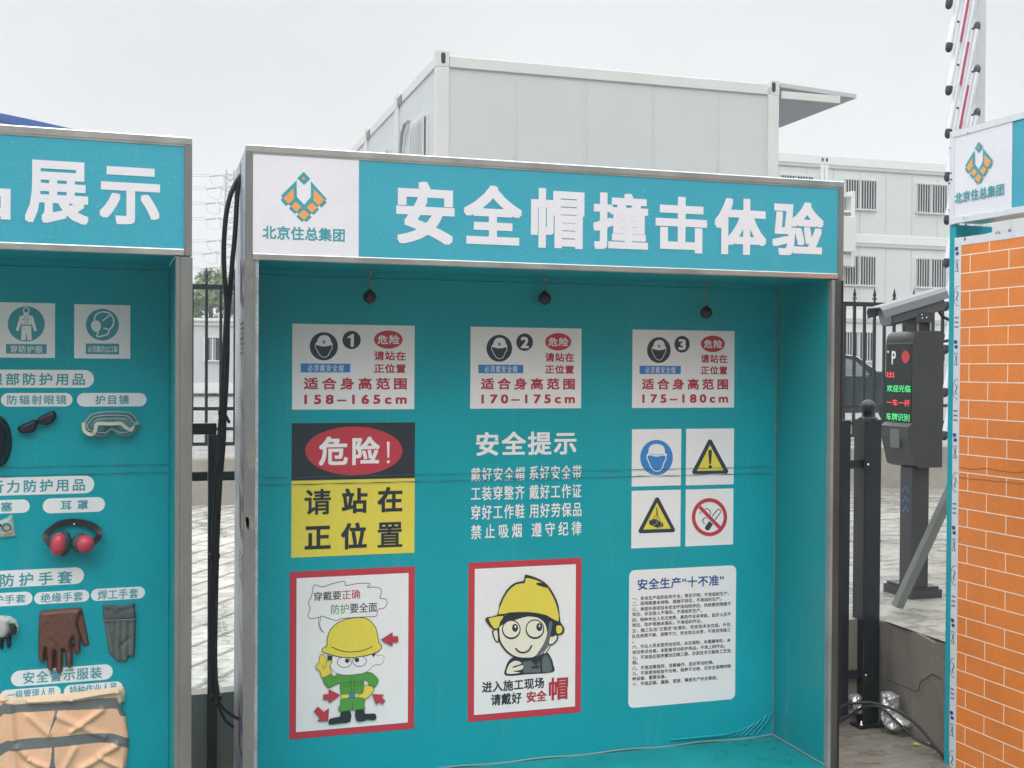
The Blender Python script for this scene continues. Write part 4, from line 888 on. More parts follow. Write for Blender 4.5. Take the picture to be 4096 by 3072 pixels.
pillow('cuff', r3, [(-60, 1140), (20, 1133), (90, 1140), (148, 1178), (165, 1225), (158, 1275), (132, 1308), (108, 1312), (92, 1290), (86, 1215), (80, 1262), (60, 1318), (20, 1330), (-60, 1322)], .02, .03, mat('white_knit', (.50, .52, .50), .85, var=.08, vs=8), t, hf=creases([((0, 1150), (50, 1300)), ((85, 1190), (140, 1200))], .008, .01, r3))
pillow('palm', r3, [(88, 1200), (130, 1190), (152, 1230), (148, 1275), (125, 1298), (98, 1290)], .01, .016, RUBBER, t, base=.022)
# safety vest
PEACH = mat('peach_mesh_cloth', (.90, .53, .33), .8, var=.05, vs=3, speck=.04); PEACH2 = mat('cream_cloth_lining', (.80, .58, .41), .85, var=.05, vs=4, speck=.03); REFL = mat('grey_reflective_tape', (.17, .18, .185), .45, var=.08, vs=5)
t = thing('safety_vest', 'folded peach safety vest with two grey reflective bands', 'vest', tuple(LBACK.w(*r4(480, 1680))))
vest = [(-330, 1010), (-60, 1015), (40, 1020), (90, 1055), (180, 1045), (330, 1030), (600, 1010), (870, 975), (1010, 955), (1068, 950), (1086, 1000), (1082, 1080), (1040, 1110), (1062, 1150), (1086, 1200), (1100, 1300), (1116, 1390), (1112, 1500), (1095, 1620), (1080, 1720), (400, 1760), (-330, 1740)]
b1 = r4.pts([(-330, 1150), (0, 1112), (40, 1088), (470, 1062), (1012, 1042), (1030, 1110), (1088, 1180), (1080, 1205), (1040, 1198), (1010, 1136), (470, 1150), (40, 1180), (0, 1210), (-330, 1250)])
b2 = r4.pts([(-330, 1470), (0, 1440), (75, 1408), (480, 1375), (850, 1342), (980, 1352), (1116, 1392), (1112, 1482), (980, 1430), (850, 1428), (480, 1465), (80, 1500), (0, 1545), (-330, 1580)])
zp = r4.pts([(478, 1150), (500, 1148), (492, 1210), (430, 1352), (425, 1345), (460, 1230)]); zp2 = r4.pts([(452, 1470), (470, 1468), (470, 1580), (490, 1690), (405, 1700), (440, 1590)])
col_ = r4.pts([(-330, 1000), (-60, 1010), (40, 1015), (90, 1050), (330, 1025), (600, 1005), (870, 970), (1010, 950), (1070, 945), (1090, 1000), (1085, 1080), (1030, 1100), (1015, 1040), (870, 1045), (500, 1085), (130, 1100), (0, 1060), (-330, 1060)])
def vm_f(x, y):
    if inpoly(x, y, col_): return 1
    return 2 if inpoly(x, y, b1) or inpoly(x, y, b2) or inpoly(x, y, zp) or inpoly(x, y, zp2) else 0
ff = [(r4(a, b), r4(c, d), h, w_) for a, b, c, d, h, w_ in ((30, 1060, 250, 1030, .012, .010), (250, 1072, 620, 1050, .014, .010), (620, 1050, 1010, 985, .014, .010), (1020, 980, 1060, 1090, .014, .010), (500, 1200, 900, 1380, .008, .02), (250, 1200, 420, 1350, .008, .02), (880, 1150, 620, 1330, .010, .018), (90, 1100, 130, 1650, .010, .02), (250, 1570, 160, 1470, .012, .018), (260, 1580, 420, 1640, .010, .016), (860, 1540, 1010, 1450, .012, .02), (870, 1560, 700, 1650, .010, .02), (870, 1560, 1050, 1640, .012, .016), (650, 1480, 560, 1640, .007, .02))]
dip = [(r4(250, 1578), .012, .016), (r4(870, 1556), .014, .016)]
def vh(Q, k):
    h = np.zeros(len(Q))
    for a, b, hh, w_ in ff: h += hh * 1.15 * np.exp(-(segd(Q, a, b) / (w_ * .62)) ** 2)
    for c, hh, w_ in dip: h -= hh * np.exp(-(np.linalg.norm(Q - np.array(c), axis=1) / w_) ** 2)
    a = Q[:, 0]; b = Q[:, 1]
    h += .003 * np.sin(a * 23 + 1.5 * np.sin(b * 11)) + .0012 * np.sin(a * 47 + b * 25)
    return h * np.clip(k * 1.5, .15, 1)
pillow('cloth', r4, vest, .022, .016, [PEACH, PEACH2, REFL], t, matf=vm_f, hf=vh, res=.0021)

# ================================================================== RIGHT DISPLAY WALL
rt = thing('brick_print_booth', 'booth at the right edge with an orange brick print panel', 'booth', tuple(RIGHT.w(1.2, 0, -.1)), 'display booths')
ez_ = -RIGHT.n; rax = (RIGHT.w(0, 0), RIGHT.ex, ez_)
RT, RB = RIGHT.st(3812, 525)[1], RIGHT.st(3808, 897)[1]
sE = RIGHT.st(3810, 700)[0]
MB().box((sE + .004, .012, RB + .006), (2.4, .15, RT - .006), rax).build('header_box', GALV, rt)
MB().box((sE + .01, .004, RB + .02), (2.39, .0115, RT - .02), rax).build('header_panel', TEAL_H, rt)
s1 = RIGHT.st(4046, 690)[0]
MB().box((sE + .012, .0015, RB + .022), (s1, .0035, RT - .022), rax).build('logo_panel', WHITE, rt)
tr = MB()
def ragged(s0, s1_, zlo, zhi, seed, drop=0):
    rr = random.Random(seed); N = 40; up = []; lo_ = []
    for i in range(N + 1):
        a = s0 + (s1_ - s0) * i / N; up.append((a, zhi + rr.uniform(-.0015, .0015) - (drop if rr.random() < .25 else 0))); lo_.append((a, zlo + rr.uniform(-.001, .001)))
    return lo_ + up[::-1]
plate(tr, RIGHT, ragged(sE - .012, 2.4, RT - .027, RT, 3), -.012, .002); plate(tr, RIGHT, ragged(sE - .012, 2.4, RB, RB + .026, 5, .005), -.012, .003)
tr.build('film_covered_trim', WFILM, rt)
plate(MB(), RIGHT, [(sE - .018, RB - .002), (sE + .012, RB - .002), (sE + .012, RT), (sE - .018, RT)], -.03, .001).build('end_trim', WFILM, rt)
m_ = MB()
for u, v in ((3800, 590), (3795, 838), (3873, 530), (3858, 870)): m_.ball(RIGHT.w(*RIGHT.st(u, v), .003), .0042, 10)
m_.build('rivet', GALV, rt)
ZR = Z(RIGHT, 3072, 0, 1024 / 2212)
class ZE:
    """emblem drawn on another face: affine from the first emblem's crop pixels"""
    def __init__(s, surf, off): s.surf = surf; s.off = off
    def pts(s, P): return [s(*p) for p in P]
    def __call__(s, a, b):
        p = Z1(a, b); c = Z1(580, 560); return s.off[0] + (p[0] - c[0]), s.off[1] + (p[1] - c[1])
RF = RIGHT.back(-.0)
cc = RIGHT.st(3915, 665)
EM(ZE(RIGHT, cc), rt)
# end panel, brick board and its film covered edge
zt_ = RIGHT.st(3840, 948)[1]; zo = RIGHT.st(3843, 978)[1]
sa, sb, sc_ = RIGHT.st(3783, 2000)[0], RIGHT.st(3807, 2000)[0], RIGHT.st(3833, 2000)[0]
MB().box((sa, .006, 0), (sb + .001, .20, RB - .004), rax).build('end_panel', TEAL, rt)
MB().box((sb + .0015, .012, 0), (2.4, .06, zt_ - .006), rax).build('backing_panel', GALV, rt)
e = MB(); plate(e, RIGHT, ragged(sb + .002, 2.4, zo - .004, zt_, 9, .004), -.010, .0015); plate(e, RIGHT, [(sb + .002, 0), (sc_ + .002, 0), (sc_ + .002, zo - .004), (sb + .002, zo - .004)], -.010, .001)
e.build('film_covered_trim', WFILM, rt)
k = MB(); rr = random.Random(4)
kz = lambda v: RIGHT.st(3820, v)[1]
for v in np.arange(990, 3100, 372):
    z0 = kz(v); a = sb + .006
    for dz_, P in ((0, [(0, 0), (.018, 0), (.018, -.016), (0, -.016), (0, 0)]), (-.022, [(.004, 0), (.022, 0), (.022, -.014), (.004, -.014), (.004, 0)]), (-.055, [(0, 0), (.024, 0)]), (-.07, [(.004, .01), (.02, -.03)]), (-.07, [(.02, .01), (.002, -.03)]), (-.105, [(0, 0), (.025, 0)]), (-.085, [(.016, .02), (.016, -.02)])):
        fill(k, RIGHT, stroke([(a + x, z0 + dz_ + y) for x, y in P], .0028), .0018)
    C_ = circ(a + .02, z0 - .21, .024, .042, 20, 75, 285); fill(k, RIGHT, stroke(C_, .0026), .0018)
    fill(k, RIGHT, stroke([(a + .012, z0 - .19), (a + .022, z0 - .2), (a + .01, z0 - .225), (a + .02, z0 - .232)], .006), .0018)
    for i in range(3):
        for j in range(3): y = z0 - .3 - .02 * i; x = a + .002 + .008 * j; fill(k, RIGHT, [(x, y), (x + .006, y), (x + .006, y - .007), (x, y - .007)], .0018)
for u0, wd in ((3858, 10), (3985, 34), (4035, 20)):
    a, b = RIGHT.st(u0, 958 - (u0 - 3845) * .2)
    for j in range(3): fill(k, RIGHT, stroke([(a + j * wd * .0003, b - .008), (a + j * wd * .0003 + .002, b + .006), (a + j * wd * .0003 + .004, b - .006)], .0025), .0022)
for u0, v0 in ((3799, 690), (3801, 715), (3793, 730)):
    a, b = RIGHT.st(u0, v0)
    for j in range(2): fill(k, RIGHT, [(a + .008 * j, b), (a + .008 * j + .006, b), (a + .008 * j + .006, b - .009), (a + .008 * j, b - .009)], .0016)
k.build('film_print', BLUEINK, rt)
bk = MB(); sm = .0023
bk.box((sc_ + .0025, -.0002, 0), (2.39, .0115, zo), rax)
bk.cur = 1
z0 = RIGHT.st(3829.8, 2534.2)[1]; z1 = RIGHT.st(3829.8, 3038)[1]; dzr = (z0 - z1) / 7
jA = RIGHT.st(3863, 2720)[0]; jB = RIGHT.st(4016.5, 2770)[0]; pit = jB - jA
kk = int((zo - z0) / dzr) + 1
rows = []
zz = z0 + kk * dzr
while zz > -.02:
    i = round((z0 - zz) / dzr)
    if zz < zo: fill(bk, RIGHT, [(sc_ + .003, zz - sm), (2.39, zz - sm), (2.39, zz + sm), (sc_ + .003, zz + sm)], .0008)
    a = (jA + pit / 2) if i % 2 == 0 else jA        # row just below this line
    zt2 = min(zz, zo)
    while a < 2.38:
        if zt2 - sm > 0: fill(bk, RIGHT, [(a - sm, max(zz - dzr + sm, 0)), (a + sm, max(zz - dzr + sm, 0)), (a + sm, zt2 - sm), (a - sm, zt2 - sm)], .0008)
        a += pit
    zz -= dzr
bk.build('brick_panel', [ORANGE, MORTAR], rt)
sv = MB(); A_, B_ = RIGHT.st(3838, 1911), RIGHT.st(4096, 1935)
P = [(A_[0] + (B_[0] - A_[0]) * 2 * i / 20, A_[1] + (B_[1] - A_[1]) * 2 * i / 20 + .0012 * math.sin(i * 1.9)) for i in range(21)]
fill(sv, RIGHT, stroke(P, .003), .0014); fill(sv, RIGHT, stroke([(a, b + .045 - .004 * math.sin(i)) for i, (a, b) in enumerate(P)], .0035), .0012)
sv.build('film_seam', mat('seam_orange', (.36, .12, .03), .5, var=.3), rt)

# ================================================================== BACKGROUND BUILDINGS
def window(parent, x0, x1, z0, z1, y, nb, facing=(0, -1)):
    """barred two sash window on a wall facing -y (or -x when facing=(-1,0)); local x runs along the wall"""
    if facing == (0, -1): ax = ((0, y, 0), (1, 0, 0), (0, 1, 0))
    else: ax = ((y, 0, 0), (0, 1, 0), (1, 0, 0))
    fr = MB(); t = .055
    fr.box((x0, -.02, z0), (x0 + t, .05, z1), ax).box((x1 - t, -.02, z0), (x1, .05, z1), ax).box((x0 + t, -.02, z1 - t), (x1 - t, .05, z1), ax).box((x0 + t, -.02, z0), (x1 - t, .05, z0 + t), ax)
    xm = (x0 + x1) / 2; fr.box((xm - .035, -.015, z0 + t), (xm + .035, .04, z1 - t), ax)
    f = fr.build('window', WPAINT, parent)
    MB().box((x0 + t, -.006, z0 + t), (xm - .036, .002, z1 - t), ax).box((xm + .036, -.010, z0 + t), (x1 - t, -.002, z1 - t), ax).build('pane', GLASSD, f)
    b_ = MB(); n_ = nb
    for i in range(n_): 
        x = x0 + .06 + (x1 - x0 - .12) * i / (n_ - 1); b_.box((x - .011, -.075, z0 - .03), (x + .011, -.055, z1 + .05), ax)
    for z in (z0 + .02, z1 - .02): b_.box((x0 + .02, -.0545, z - .015), (x1 - .02, -.021, z + .015), ax)
    b_.build('window_bars', WPAINT, f)
    return f
# ---- two storey container block
CX0, CY0, CZ = 3.873, 13.31, 4.938 + EYE; CX1 = 9.865; GZ = .5
cb = thing('container_building', 'nearest pale grey stacked container block rising behind the middle booth', 'building', ((CX0 + CX1) / 2, CY0 + 6, GZ))
wl = MB(); NU = 4; CYE = CY0 + 3.13 * NU
fr = MB(); cast_ = []
for st in range(2):
    zt = CZ - .07 - st * 2.98; zb = zt - 2.9
    wl.box((CX0 + .03, CY0 + .03, zb + .05), (CX1 - .03, CYE - .03, zt - .05))
    fr.box((CX0 + .215, CY0, zt - .18), (CX1 - .215, CY0 + .2, zt), bev=.012).box((CX0 + .215, CY0, zb), (CX1 - .215, CY0 + .2, zb + .16), bev=.012)
    fr.box((CX0, CY0, zb), (CX0 + .21, CY0 + .16, zt - .18), bev=.015).box((CX1 - .21, CY0, zb), (CX1, CY0 + .16, zt - .18), bev=.015)
    for q in range(NU):
        y0 = CY0 + 3.13 * q; y1 = y0 + 3.08
        for xa, xb in ((CX0, CX0 + .15), (CX1 - .15, CX1)):
            fr.box((xa + .002, y0 + .17, zt - .17), (xb - .002, y1 - .17, zt - .002), bev=.01).box((xa + .002, y0 + .17, zb), (xb - .002, y1 - .17, zb + .15), bev=.01)
            if q: fr.box((xa, y0 - .02, zb), (xb, y0 + .14, zt - .18), bev=.01)
            fr.box((xa, y1 - .16, zb), (xb, y1 - .022, zt - .18), bev=.01)
            if st == 0:
                for yy in (y0 - .02 if q else y0, y1 - .18):
                    cast_.append(((xa - .004, yy, zt - .18), (xb + .06 if xa == CX0 else xb + .004, yy + .17, zt + .075)))
wl.build('wall_panel', PANEL, cb)
fr.build('frame', CREAM, cb)
for a_, b_ in cast_: MB().box(a_, b_, bev=.008).build('corner_casting', CREAM, cb)
for xx in (CX0 + .11, CX1 - .11): MB().prism([(xx + .035 * math.cos(R(a)), CY0 - .006, CZ - .115 + (.05 if math.sin(R(a)) >= 0 else -.05) + .035 * math.sin(R(a))) for a in range(0, 360, 20)], (0, .004, 0)).build('casting_hole', BLACK, cb)
jn = MB()
for x in (5.198, 6.382, 7.568, 8.753): jn.box((x - .004, CY0 + .027, CZ - 2.8), (x + .004, CY0 + .0299, CZ - .26)).box((x - .06, CY0 + .0285, CZ - 2.8), (x - .0065, CY0 + .0298, CZ - .26))
jn.build('panel_joint', mat('joint_trim', (.51, .54, .55), .5, var=.1), cb)
for q in range(3):
    y0 = CY0 + 3.13 * q
    ya, yb = y0 + .62, y0 + 1.72
    za, zb_ = CZ - 2.2, atX(1719, 402, CX0)[2] if q == 0 else CZ - .86
    zb_ = CZ - .86
    f = window(cb, ya, yb, za, zb_, CX0 + .015, 9, (-1, 0))
    P = [(CX0 - .02, y0 + 1.95 + (.0), CZ - .72), (CX0 - .03, y0 + 2.15, CZ - .70), (CX0 - .03, y0 + 2.42, CZ - .82), (CX0 - .03, y0 + 2.58, CZ - 1.1), (CX0 - .03, y0 + 2.62, CZ - 1.6), (CX0 - .03, y0 + 2.6, CZ - 2.4)]
    MB().tube(P, .035, 8).build('conduit', mat('grey_conduit', (.40, .42, .43), .6, var=.2), cb)
    m_ = MB(); m_.box((CX0 - .01, y0 + 2.6, CZ - .24), (CX0 + .0, y0 + 2.95, CZ - .1)); m_.build('socket_box', GREYMET, cb)
aw = MB(); ax0, ax1 = CX1 + .01, 11.36
aw.prism([(ax0, CY0 + .0, CZ - .06), (ax1, CY0 + .0, CZ - .13), (ax1, CY0, CZ - .19), (ax1 - .08, CY0, CZ - .19), (ax0, CY0, CZ - .12)], (0, 9.5, 0))
aw = aw.build('awning', AWN, cb)
MB().box((ax0 + .02, CY0 - .03, CZ - .30), (ax1 - .32, CY0 - .002, CZ - .175), bev=.006).build('awning_bracket', CREAM, aw)
MB().prism([(ax0, CY0 - .012, CZ - .035), (ax1 + .01, CY0 - .012, CZ - .112), (ax1 + .01, CY0 - .012, CZ - .185), (ax0, CY0 - .012, CZ - .105)], (0, .009, 0)).build('awning_edge', mat('awning_edge_grey', (.45, .50, .50), .5), aw)

# ---- far three storey container block
MY = 34.124; MT = 8.17 + EYE; mbn = thing('container_building', 'distant white three storey block with rows of barred windows', 'building', (24, MY + 3, GZ))
MB().box((9, MY + .04, .3), (42, MY + 6, MT - .1)).build('wall_panel', PANEL2, mbn)
fr = MB(); jn = MB()
for st in range(3):
    zt = MT - 2.91 * st; fr.box((9, MY - .02, zt - .33), (42, MY + .3, zt), bev=.01)
    jn.box((9, MY - .01, zt - .46), (42, MY + .039, zt - .335))
    for px_ in (11.96, 17.96, 23.96, 29.96, 35.96):
        for d in (-.17, .01): fr.box((px_ + d, MY - .015, zt - 2.9), (px_ + d + .16, MY + .2, zt - .335), bev=.01)
    for i in range(26):
        x = 11.96 + .72 + 1.17 * i; jn.box((x, MY + .03, zt - 2.9), (x + .014, MY + .039, zt - .47))
fr.build('frame', WPAINT, mbn); jn.build('panel_joint', mat('joint_grey', (.47, .49, .49), .6), mbn)
for px_ in (17.96, 23.96, 29.96):
    for d in (-.09, .09): MB().prism([(px_ + d + .045 * math.cos(R(a)), MY - .035, MT - .16 + .075 * math.sin(R(a))) for a in range(0, 360, 30)], (0, .008, 0)).build('casting_hole', BLACK, mbn)
for st in range(3):
    zt = MT - 2.91 * st
    for px_ in (17.96, 23.96):
        for dx in (.86, 4.08):
            window(mbn, px_ + dx, px_ + dx + 1.48, zt - 1.98, zt - .80, MY + .02, 13)
# outdoor unit on brackets between the storeys
ac = thing('air_conditioner', 'white outdoor air conditioner unit in a bracket on the distant block', 'air conditioner', (24.6, MY - .4, EYE + 3.4))
p = lambda u, v: atY(u, v, MY - .35)
a, b = p(3300, 866), p(3399, 1012); MB().box((a[0], MY - .75, b[2]), (b[0], MY - .4, a[2]), bev=.02).build('casing', CREAM, ac)
a, b = p(3340, 1018), p(3391, 1066); MB().box((a[0], MY - .6, b[2]), (b[0], MY - .35, a[2]), bev=.02).build('drain_box', CREAM, ac)
m_ = MB(); a, b = p(3402, 765), p(3414, 1068); m_.box((a[0], MY - .42, b[2]), (b[0], MY - .04, a[2])); c = p(3300, 772); m_.box((c[0], MY - .41, c[2] - .09), (a[0] - .002, MY - .05, c[2])); c = p(3300, 838); m_.box((c[0], MY - .41, c[2] - .06), (a[0] - .002, MY - .05, c[2])); m_.build('bracket', WPAINT, ac)

# ---- low white building in the left gap
D = 48; la = atD(700, 1270, D); lb = atD(1060, 1545, D); lbt = thing('site_office', 'low white flat roofed building with one barred window, seen through the left gap', 'building', ((la[0] + lb[0]) / 2, la[1] + 3, lb[2]))
LY = la[1]
MB().box((la[0] - 8, LY + .05, lb[2] - .3), (lb[0] + 3, LY + 6, la[2] - .3)).build('wall', mat('office_wall', (.50, .52, .53), .6, var=.05, vs=.7), lbt)
MB().box((la[0] - 8.1, LY - .12, la[2] - .12), (lb[0] + 3.1, LY + 6.1, la[2])).box((la[0] - 8, LY - .02, la[2] - .30), (lb[0] + 3, LY + .049, la[2] - .121)).build('roof', WPAINT, lbt)
MB().box((la[0] - 8, LY - .02, lb[2] - .3), (lb[0] + 3, LY + .049, lb[2] + .12)).build('plinth', WPAINT, lbt)
wa, wb = atY(815, 1346, LY), atY(885, 1446, LY); window(lbt, wa[0], wb[0], wb[2], wa[2], LY + .02, 4)
# ---- tower blocks in the mist
for (u0, u1, v0, dd, lab) in ((690, 800, 1145, 170, 'pale tower block left of the tree, fading into the mist'), (893, 990, 1138, 150, 'pale tower block right of the tree, behind the hanging cables')):
    a, b = atD(u0, v0, dd), atD(u1, 1480, dd); t = thing('tower_block', lab, 'building', ((a[0] + b[0]) / 2, a[1], .3))
    MB().box((a[0], a[1], .2), (b[0], a[1] + 12, a[2])).build('wall', PANEL2, t)
    m_ = MB()
    for r_ in range(int((a[2] - 1) / 3)):
        z = a[2] - 1.6 - 3 * r_; x = a[0] + .8
        while x < b[0] - 1.2: m_.box((x, a[1] - .03, z), (x + .9, a[1] - .004, z + 1.1)); x += 1.9
    m_.build('window', mat('hazy_glass', (.30, .34, .36), .4), t)
# ---- tree behind the office
def leaf_tree(name, lab, c, h, rad, n, seed):
    rr = random.Random(seed); t = thing(name, lab, 'tree', (c[0], c[1], c[2]))
    tk = MB(); tk.tube([(c[0], c[1], c[2]), (c[0] + .1, c[1], c[2] + h * .35), (c[0] - .1, c[1] + .1, c[2] + h * .62)], [.22, .17, .1], 8); cl = []
    for i in range(16):
        a = rr.uniform(0, 6.28); r_ = rad * rr.uniform(.35, .95); z = h * rr.uniform(.35, .97); s_ = 1 - .55 * max(0, z / h - .6) / .4
        q = (c[0] + r_ * s_ * math.cos(a), c[1] + r_ * s_ * math.sin(a), c[2] + z); cl.append((q, rr.uniform(.45, .95) * rad * .45)); tk.tube([(c[0], c[1], c[2] + h * .3), ((c[0] + q[0]) / 2, (c[1] + q[1]) / 2, c[2] + z * .75), q], [.07, .045, .02], 5)
    tk.build('trunk', BARK, t)
    lf = MB()
    for i in range(n):
        (x, y, z), r_ = rr.choice(cl); d = np.array([rr.gauss(0, 1) for _ in range(3)]); d /= np.linalg.norm(d); p_ = np.array((x, y, z)) + d * r_ * rr.uniform(.5, 1.15) * np.array((1, 1, .7))
        a = np.array([rr.gauss(0, 1) for _ in range(3)]); a /= np.linalg.norm(a); b = np.cross(a, d); b /= np.linalg.norm(b) + 1e-9; L = rr.uniform(.1, .22)
        lf.cur = 1 if rr.random() < .45 else 0; lf.add([p_ - a * L, p_ + b * L * .45, p_ + a * L, p_ - b * L * .45], [(0, 1, 2, 3)])
    lf.build('crown', [LEAF1, LEAF2], t)
c = atD(850, 1470, 58); leaf_tree('broadleaf_tree', 'hazy green leafy tree standing behind the low white building', (c[0], c[1], .4), 6.0, 2.3, 5200, 3)
# ---- pylon and its lines in the mist
pd = 230; pt = atD(921, 680, pd); pyl = thing('lattice_pylon', 'tall steel lattice pylon fading into the rain behind the left gap', 'pylon', (pt[0], pt[1], 0))
k_ = pd / FPX; m_ = MB(); hz = pt[2]
def wd(z): return .75 + 2.6 * (1 - z / hz) ** 1.3
RT_ = .075
for sx in (-1, 1):
    for sy in (-1, 1): m_.tube([(pt[0] + sx * wd(z), pt[1] + sy * wd(z), z) for z in np.linspace(0, hz, 12)], RT_, 4)
zz = 0.
while zz < hz - 1:
    st = max(1.1, wd(zz) * 1.3); z2 = min(zz + st, hz)
    for sy in (-1, 1):
        m_.tube([(pt[0] - wd(zz), pt[1] + sy * wd(zz), zz), (pt[0] + wd(z2), pt[1] + sy * wd(z2), z2)], RT_ * .6, 3); m_.tube([(pt[0] + wd(zz), pt[1] + sy * wd(zz), zz), (pt[0] - wd(z2), pt[1] + sy * wd(z2), z2)], RT_ * .6, 3)
    zz = z2
m_.build('mast', PYL, pyl)
lines = []
for vz, ul in ((702, 884), (752, 872), (812, 866), (874, 868), (962, 870), (1012, 855), (1072, 848)):
    z = atD(900, vz, pd)[2]; xl = atD(ul, vz, pd)[0]; L = pt[0] - xl; a_ = MB()
    for s_ in (-1, 1):
        tip = (pt[0] + s_ * L, pt[1], z)
        for q in ((pt[0], pt[1] - .7, z - .9), (pt[0], pt[1] + .7, z - .9), (pt[0], pt[1], z + .25)): a_.tube([q, tip], RT_ * .7, 4)
        for i in range(1, 4): f_ = i / 4; a_.tube([(pt[0] + s_ * L * f_, pt[1], z + .25 * (1 - f_)), (pt[0] + s_ * L * (f_ + .12), pt[1], z - .9 * (1 - f_ - .12))], RT_ * .5, 3)
    a_.build('cross_arm', PYL, pyl)
    i_ = MB(); i_.tube([(xl - .2, pt[1], z - .1), (xl - 2.2, pt[1] - .3, z - .45)], .14, 6); i_.tube([(xl - 2.2, pt[1], z - .45), (xl - 1.8, pt[1], z - 1.8), (xl - .4, pt[1], z - 2.4), (xl + 1, pt[1], z - 1.9)], .035, 4); i_.tube([(xl + .6, pt[1], z), (xl + .6, pt[1], z - 1.9)], .05, 4); i_.build('insulator', PYL, pyl)
    lines.append((xl - 2.2, z - .45))
for i, (x, z) in enumerate(lines):
    l_ = MB()
    for dz_ in (0, .45): l_.tube([(x - s_, pt[1] - .35 * s_, z + dz_ - .10 * s_ + .0011 * s_ * s_) for s_ in np.linspace(0, 60, 14)], .035, 4)
    top(l_.build('power_line', PYL), 'thin paired power line leaving the misty pylon to the left', 'power line', 'power lines from the pylon')
# ---- blue arched roof over the left booth
bd_ = 15; bt = thing('blue_canopy', 'blue sheet metal canopy roof behind the left booth, top left corner', 'canopy', tuple(atD(-200, 1900, bd_)))
up = [atD(u, v, bd_) for u, v in ((-700, 330), (-300, 395), (0, 452), (120, 477), (240, 504), (340, 527), (420, 549), (500, 574), (560, 600), (590, 625))]
dn = [atD(u, v, bd_) for u, v in ((570, 622), (480, 590), (400, 566), (300, 545), (204, 527), (90, 505), (0, 484), (-300, 425), (-700, 365))]
rv_ = MB().prism([tuple(p) for p in up + dn], (-2.5, 6, 0))
rv_.build('roof', BLUEROOF, bt)
d2 = [atD(u, v, bd_ + .02) for u, v in ((-700, 368), (-300, 428), (0, 487), (90, 508), (204, 530), (204, 536), (80, 516), (0, 500), (-300, 440), (-700, 380))]
MB().prism([tuple(p) for p in d2], tuple(AF * .15)).build('eave_trim', mat('eave_grey', (.42, .47, .45), .5), bt)
d3 = [atD(u, v, bd_ + .3) for u, v in ((-700, 382), (0, 500), (204, 536), (204, 700), (-700, 700))]
MB().prism([tuple(p) for p in d3], tuple(AF * .2)).build('gable_panel', PANEL2, bt)
for u in (-600, 150):
    q = atD(u, 650, bd_ + .6); MB().box((q[0] - .06, q[1] - .06, .4), (q[0] + .06, q[1] + .06, q[2])).build('post', BLUEROOF, bt)

# ================================================================== YARD EDGE, FENCE AND CAR
FY = 6.16; FT = EYE + .715
fw = MB(); nx = 60
fw.box((-9, FY - .10, zg(5, 6) - .1), (16, FY + .12, EYE - .775), bev=.015)
top(fw.build('fence_wall', CONC), 'low bare concrete wall carrying the black spiked fence', 'wall')
fe = thing('spiked_fence', 'black metal fence with spear finials standing on the low concrete wall', 'fence', (3.5, FY, EYE - .775))
for z, h in ((FT - .02, .045), (EYE - .355, .03), (EYE - .53, .028), (EYE - .66, .03)): MB().box((-1.6, FY - .015, z - h / 2), (10, FY + .015, z + h / 2)).build('rail', BLKMET, fe)
x0 = atY(826, 1300, FY)[0]; PITF = .1195; i0 = int((x0 + 1.5) / PITF); x = x0 - i0 * PITF; i = 0
while x < 9.9:
    b_ = MB().box((x - .0125, FY - .0125, EYE - .675), (x + .0125, FY + .0125, FT - .043))
    if (i - i0) % 2 == 0: b_.lathe((x, FY, FT + .002), [(.012, 0), (.010, .02), (.016, .03), (.009, .036), (.009, .05), (.019, .075), (.014, .095), (.006, .135), (.001, .155)], 8); b_.tube([(x - .024, FY, FT + .03), (x - .02, FY, FT + .045), (x, FY, FT + .048), (x + .02, FY, FT + .045), (x + .024, FY, FT + .03)], .006, 5)
    b_.build('bar', BLKMET, fe); x += PITF; i += 1
# car behind the fence
PAINT = mat('dark_green_car_paint', (.03, .055, .058), .18, .4, var=.1); CGL = mat('car_glass', (.20, .24, .25), .2, var=.15); CHR = mat('chrome', (.75, .75, .75), .15, 1.)
cy = atD(3500, 1500, 26)[1]; cx = atD(3785, 1550, 26)[0]; cz = zg(5, 6) - .01
car = thing('parked_car', 'dark sport utility car parked behind the black spiked fence', 'car', (cx - 2.3, cy + .9, cz))
L_ = lambda P, y: [(cx - a, y, cz + b) for a, b in P]
body = smooth([(0.02, .55), (.0, .72), (.12, .90), (.55, 1.0), (1.15, 1.08), (1.35, 1.10), (4.4, 1.12), (4.68, 1.05), (4.72, .70), (4.66, .36), (4.1, .30), (.5, .28), (.08, .34)], 3)
bm_ = MB(); bm_.prism(L_(body, cy), (0, 1.85, 0)); bm_.build('body', PAINT, car, smooth_all=False)
cab = smooth([(1.22, 1.09), (1.95, 1.52), (2.4, 1.585), (3.4, 1.60), (4.1, 1.52), (4.58, 1.10)], 4, False)
bm_ = MB(); bm_.prism(L_(cab, cy + .06), (0, 1.73, 0)); bm_.build('roof', PAINT, car)
for P in ([(1.62, 1.13), (2.02, 1.46), (2.5, 1.53), (2.72, 1.53), (2.70, 1.13)], [(2.78, 1.13), (2.80, 1.53), (3.5, 1.53), (3.66, 1.13)], [(3.72, 1.13), (3.58, 1.52), (4.0, 1.47), (4.35, 1.14)]): MB().prism(L_(P, cy + .045), (0, .012, 0)).build('side_window', CGL, car)
MB().prism(L_([(1.25, 1.10), (4.5, 1.115), (4.5, 1.14), (1.25, 1.125)], cy - .006), (0, .02, 0)).tube(L_([(1.30, 1.12), (1.98, 1.545), (2.5, 1.61), (3.4, 1.62), (4.1, 1.545)], cy + .05), .012, 6).build('chrome_strip', CHR, car)
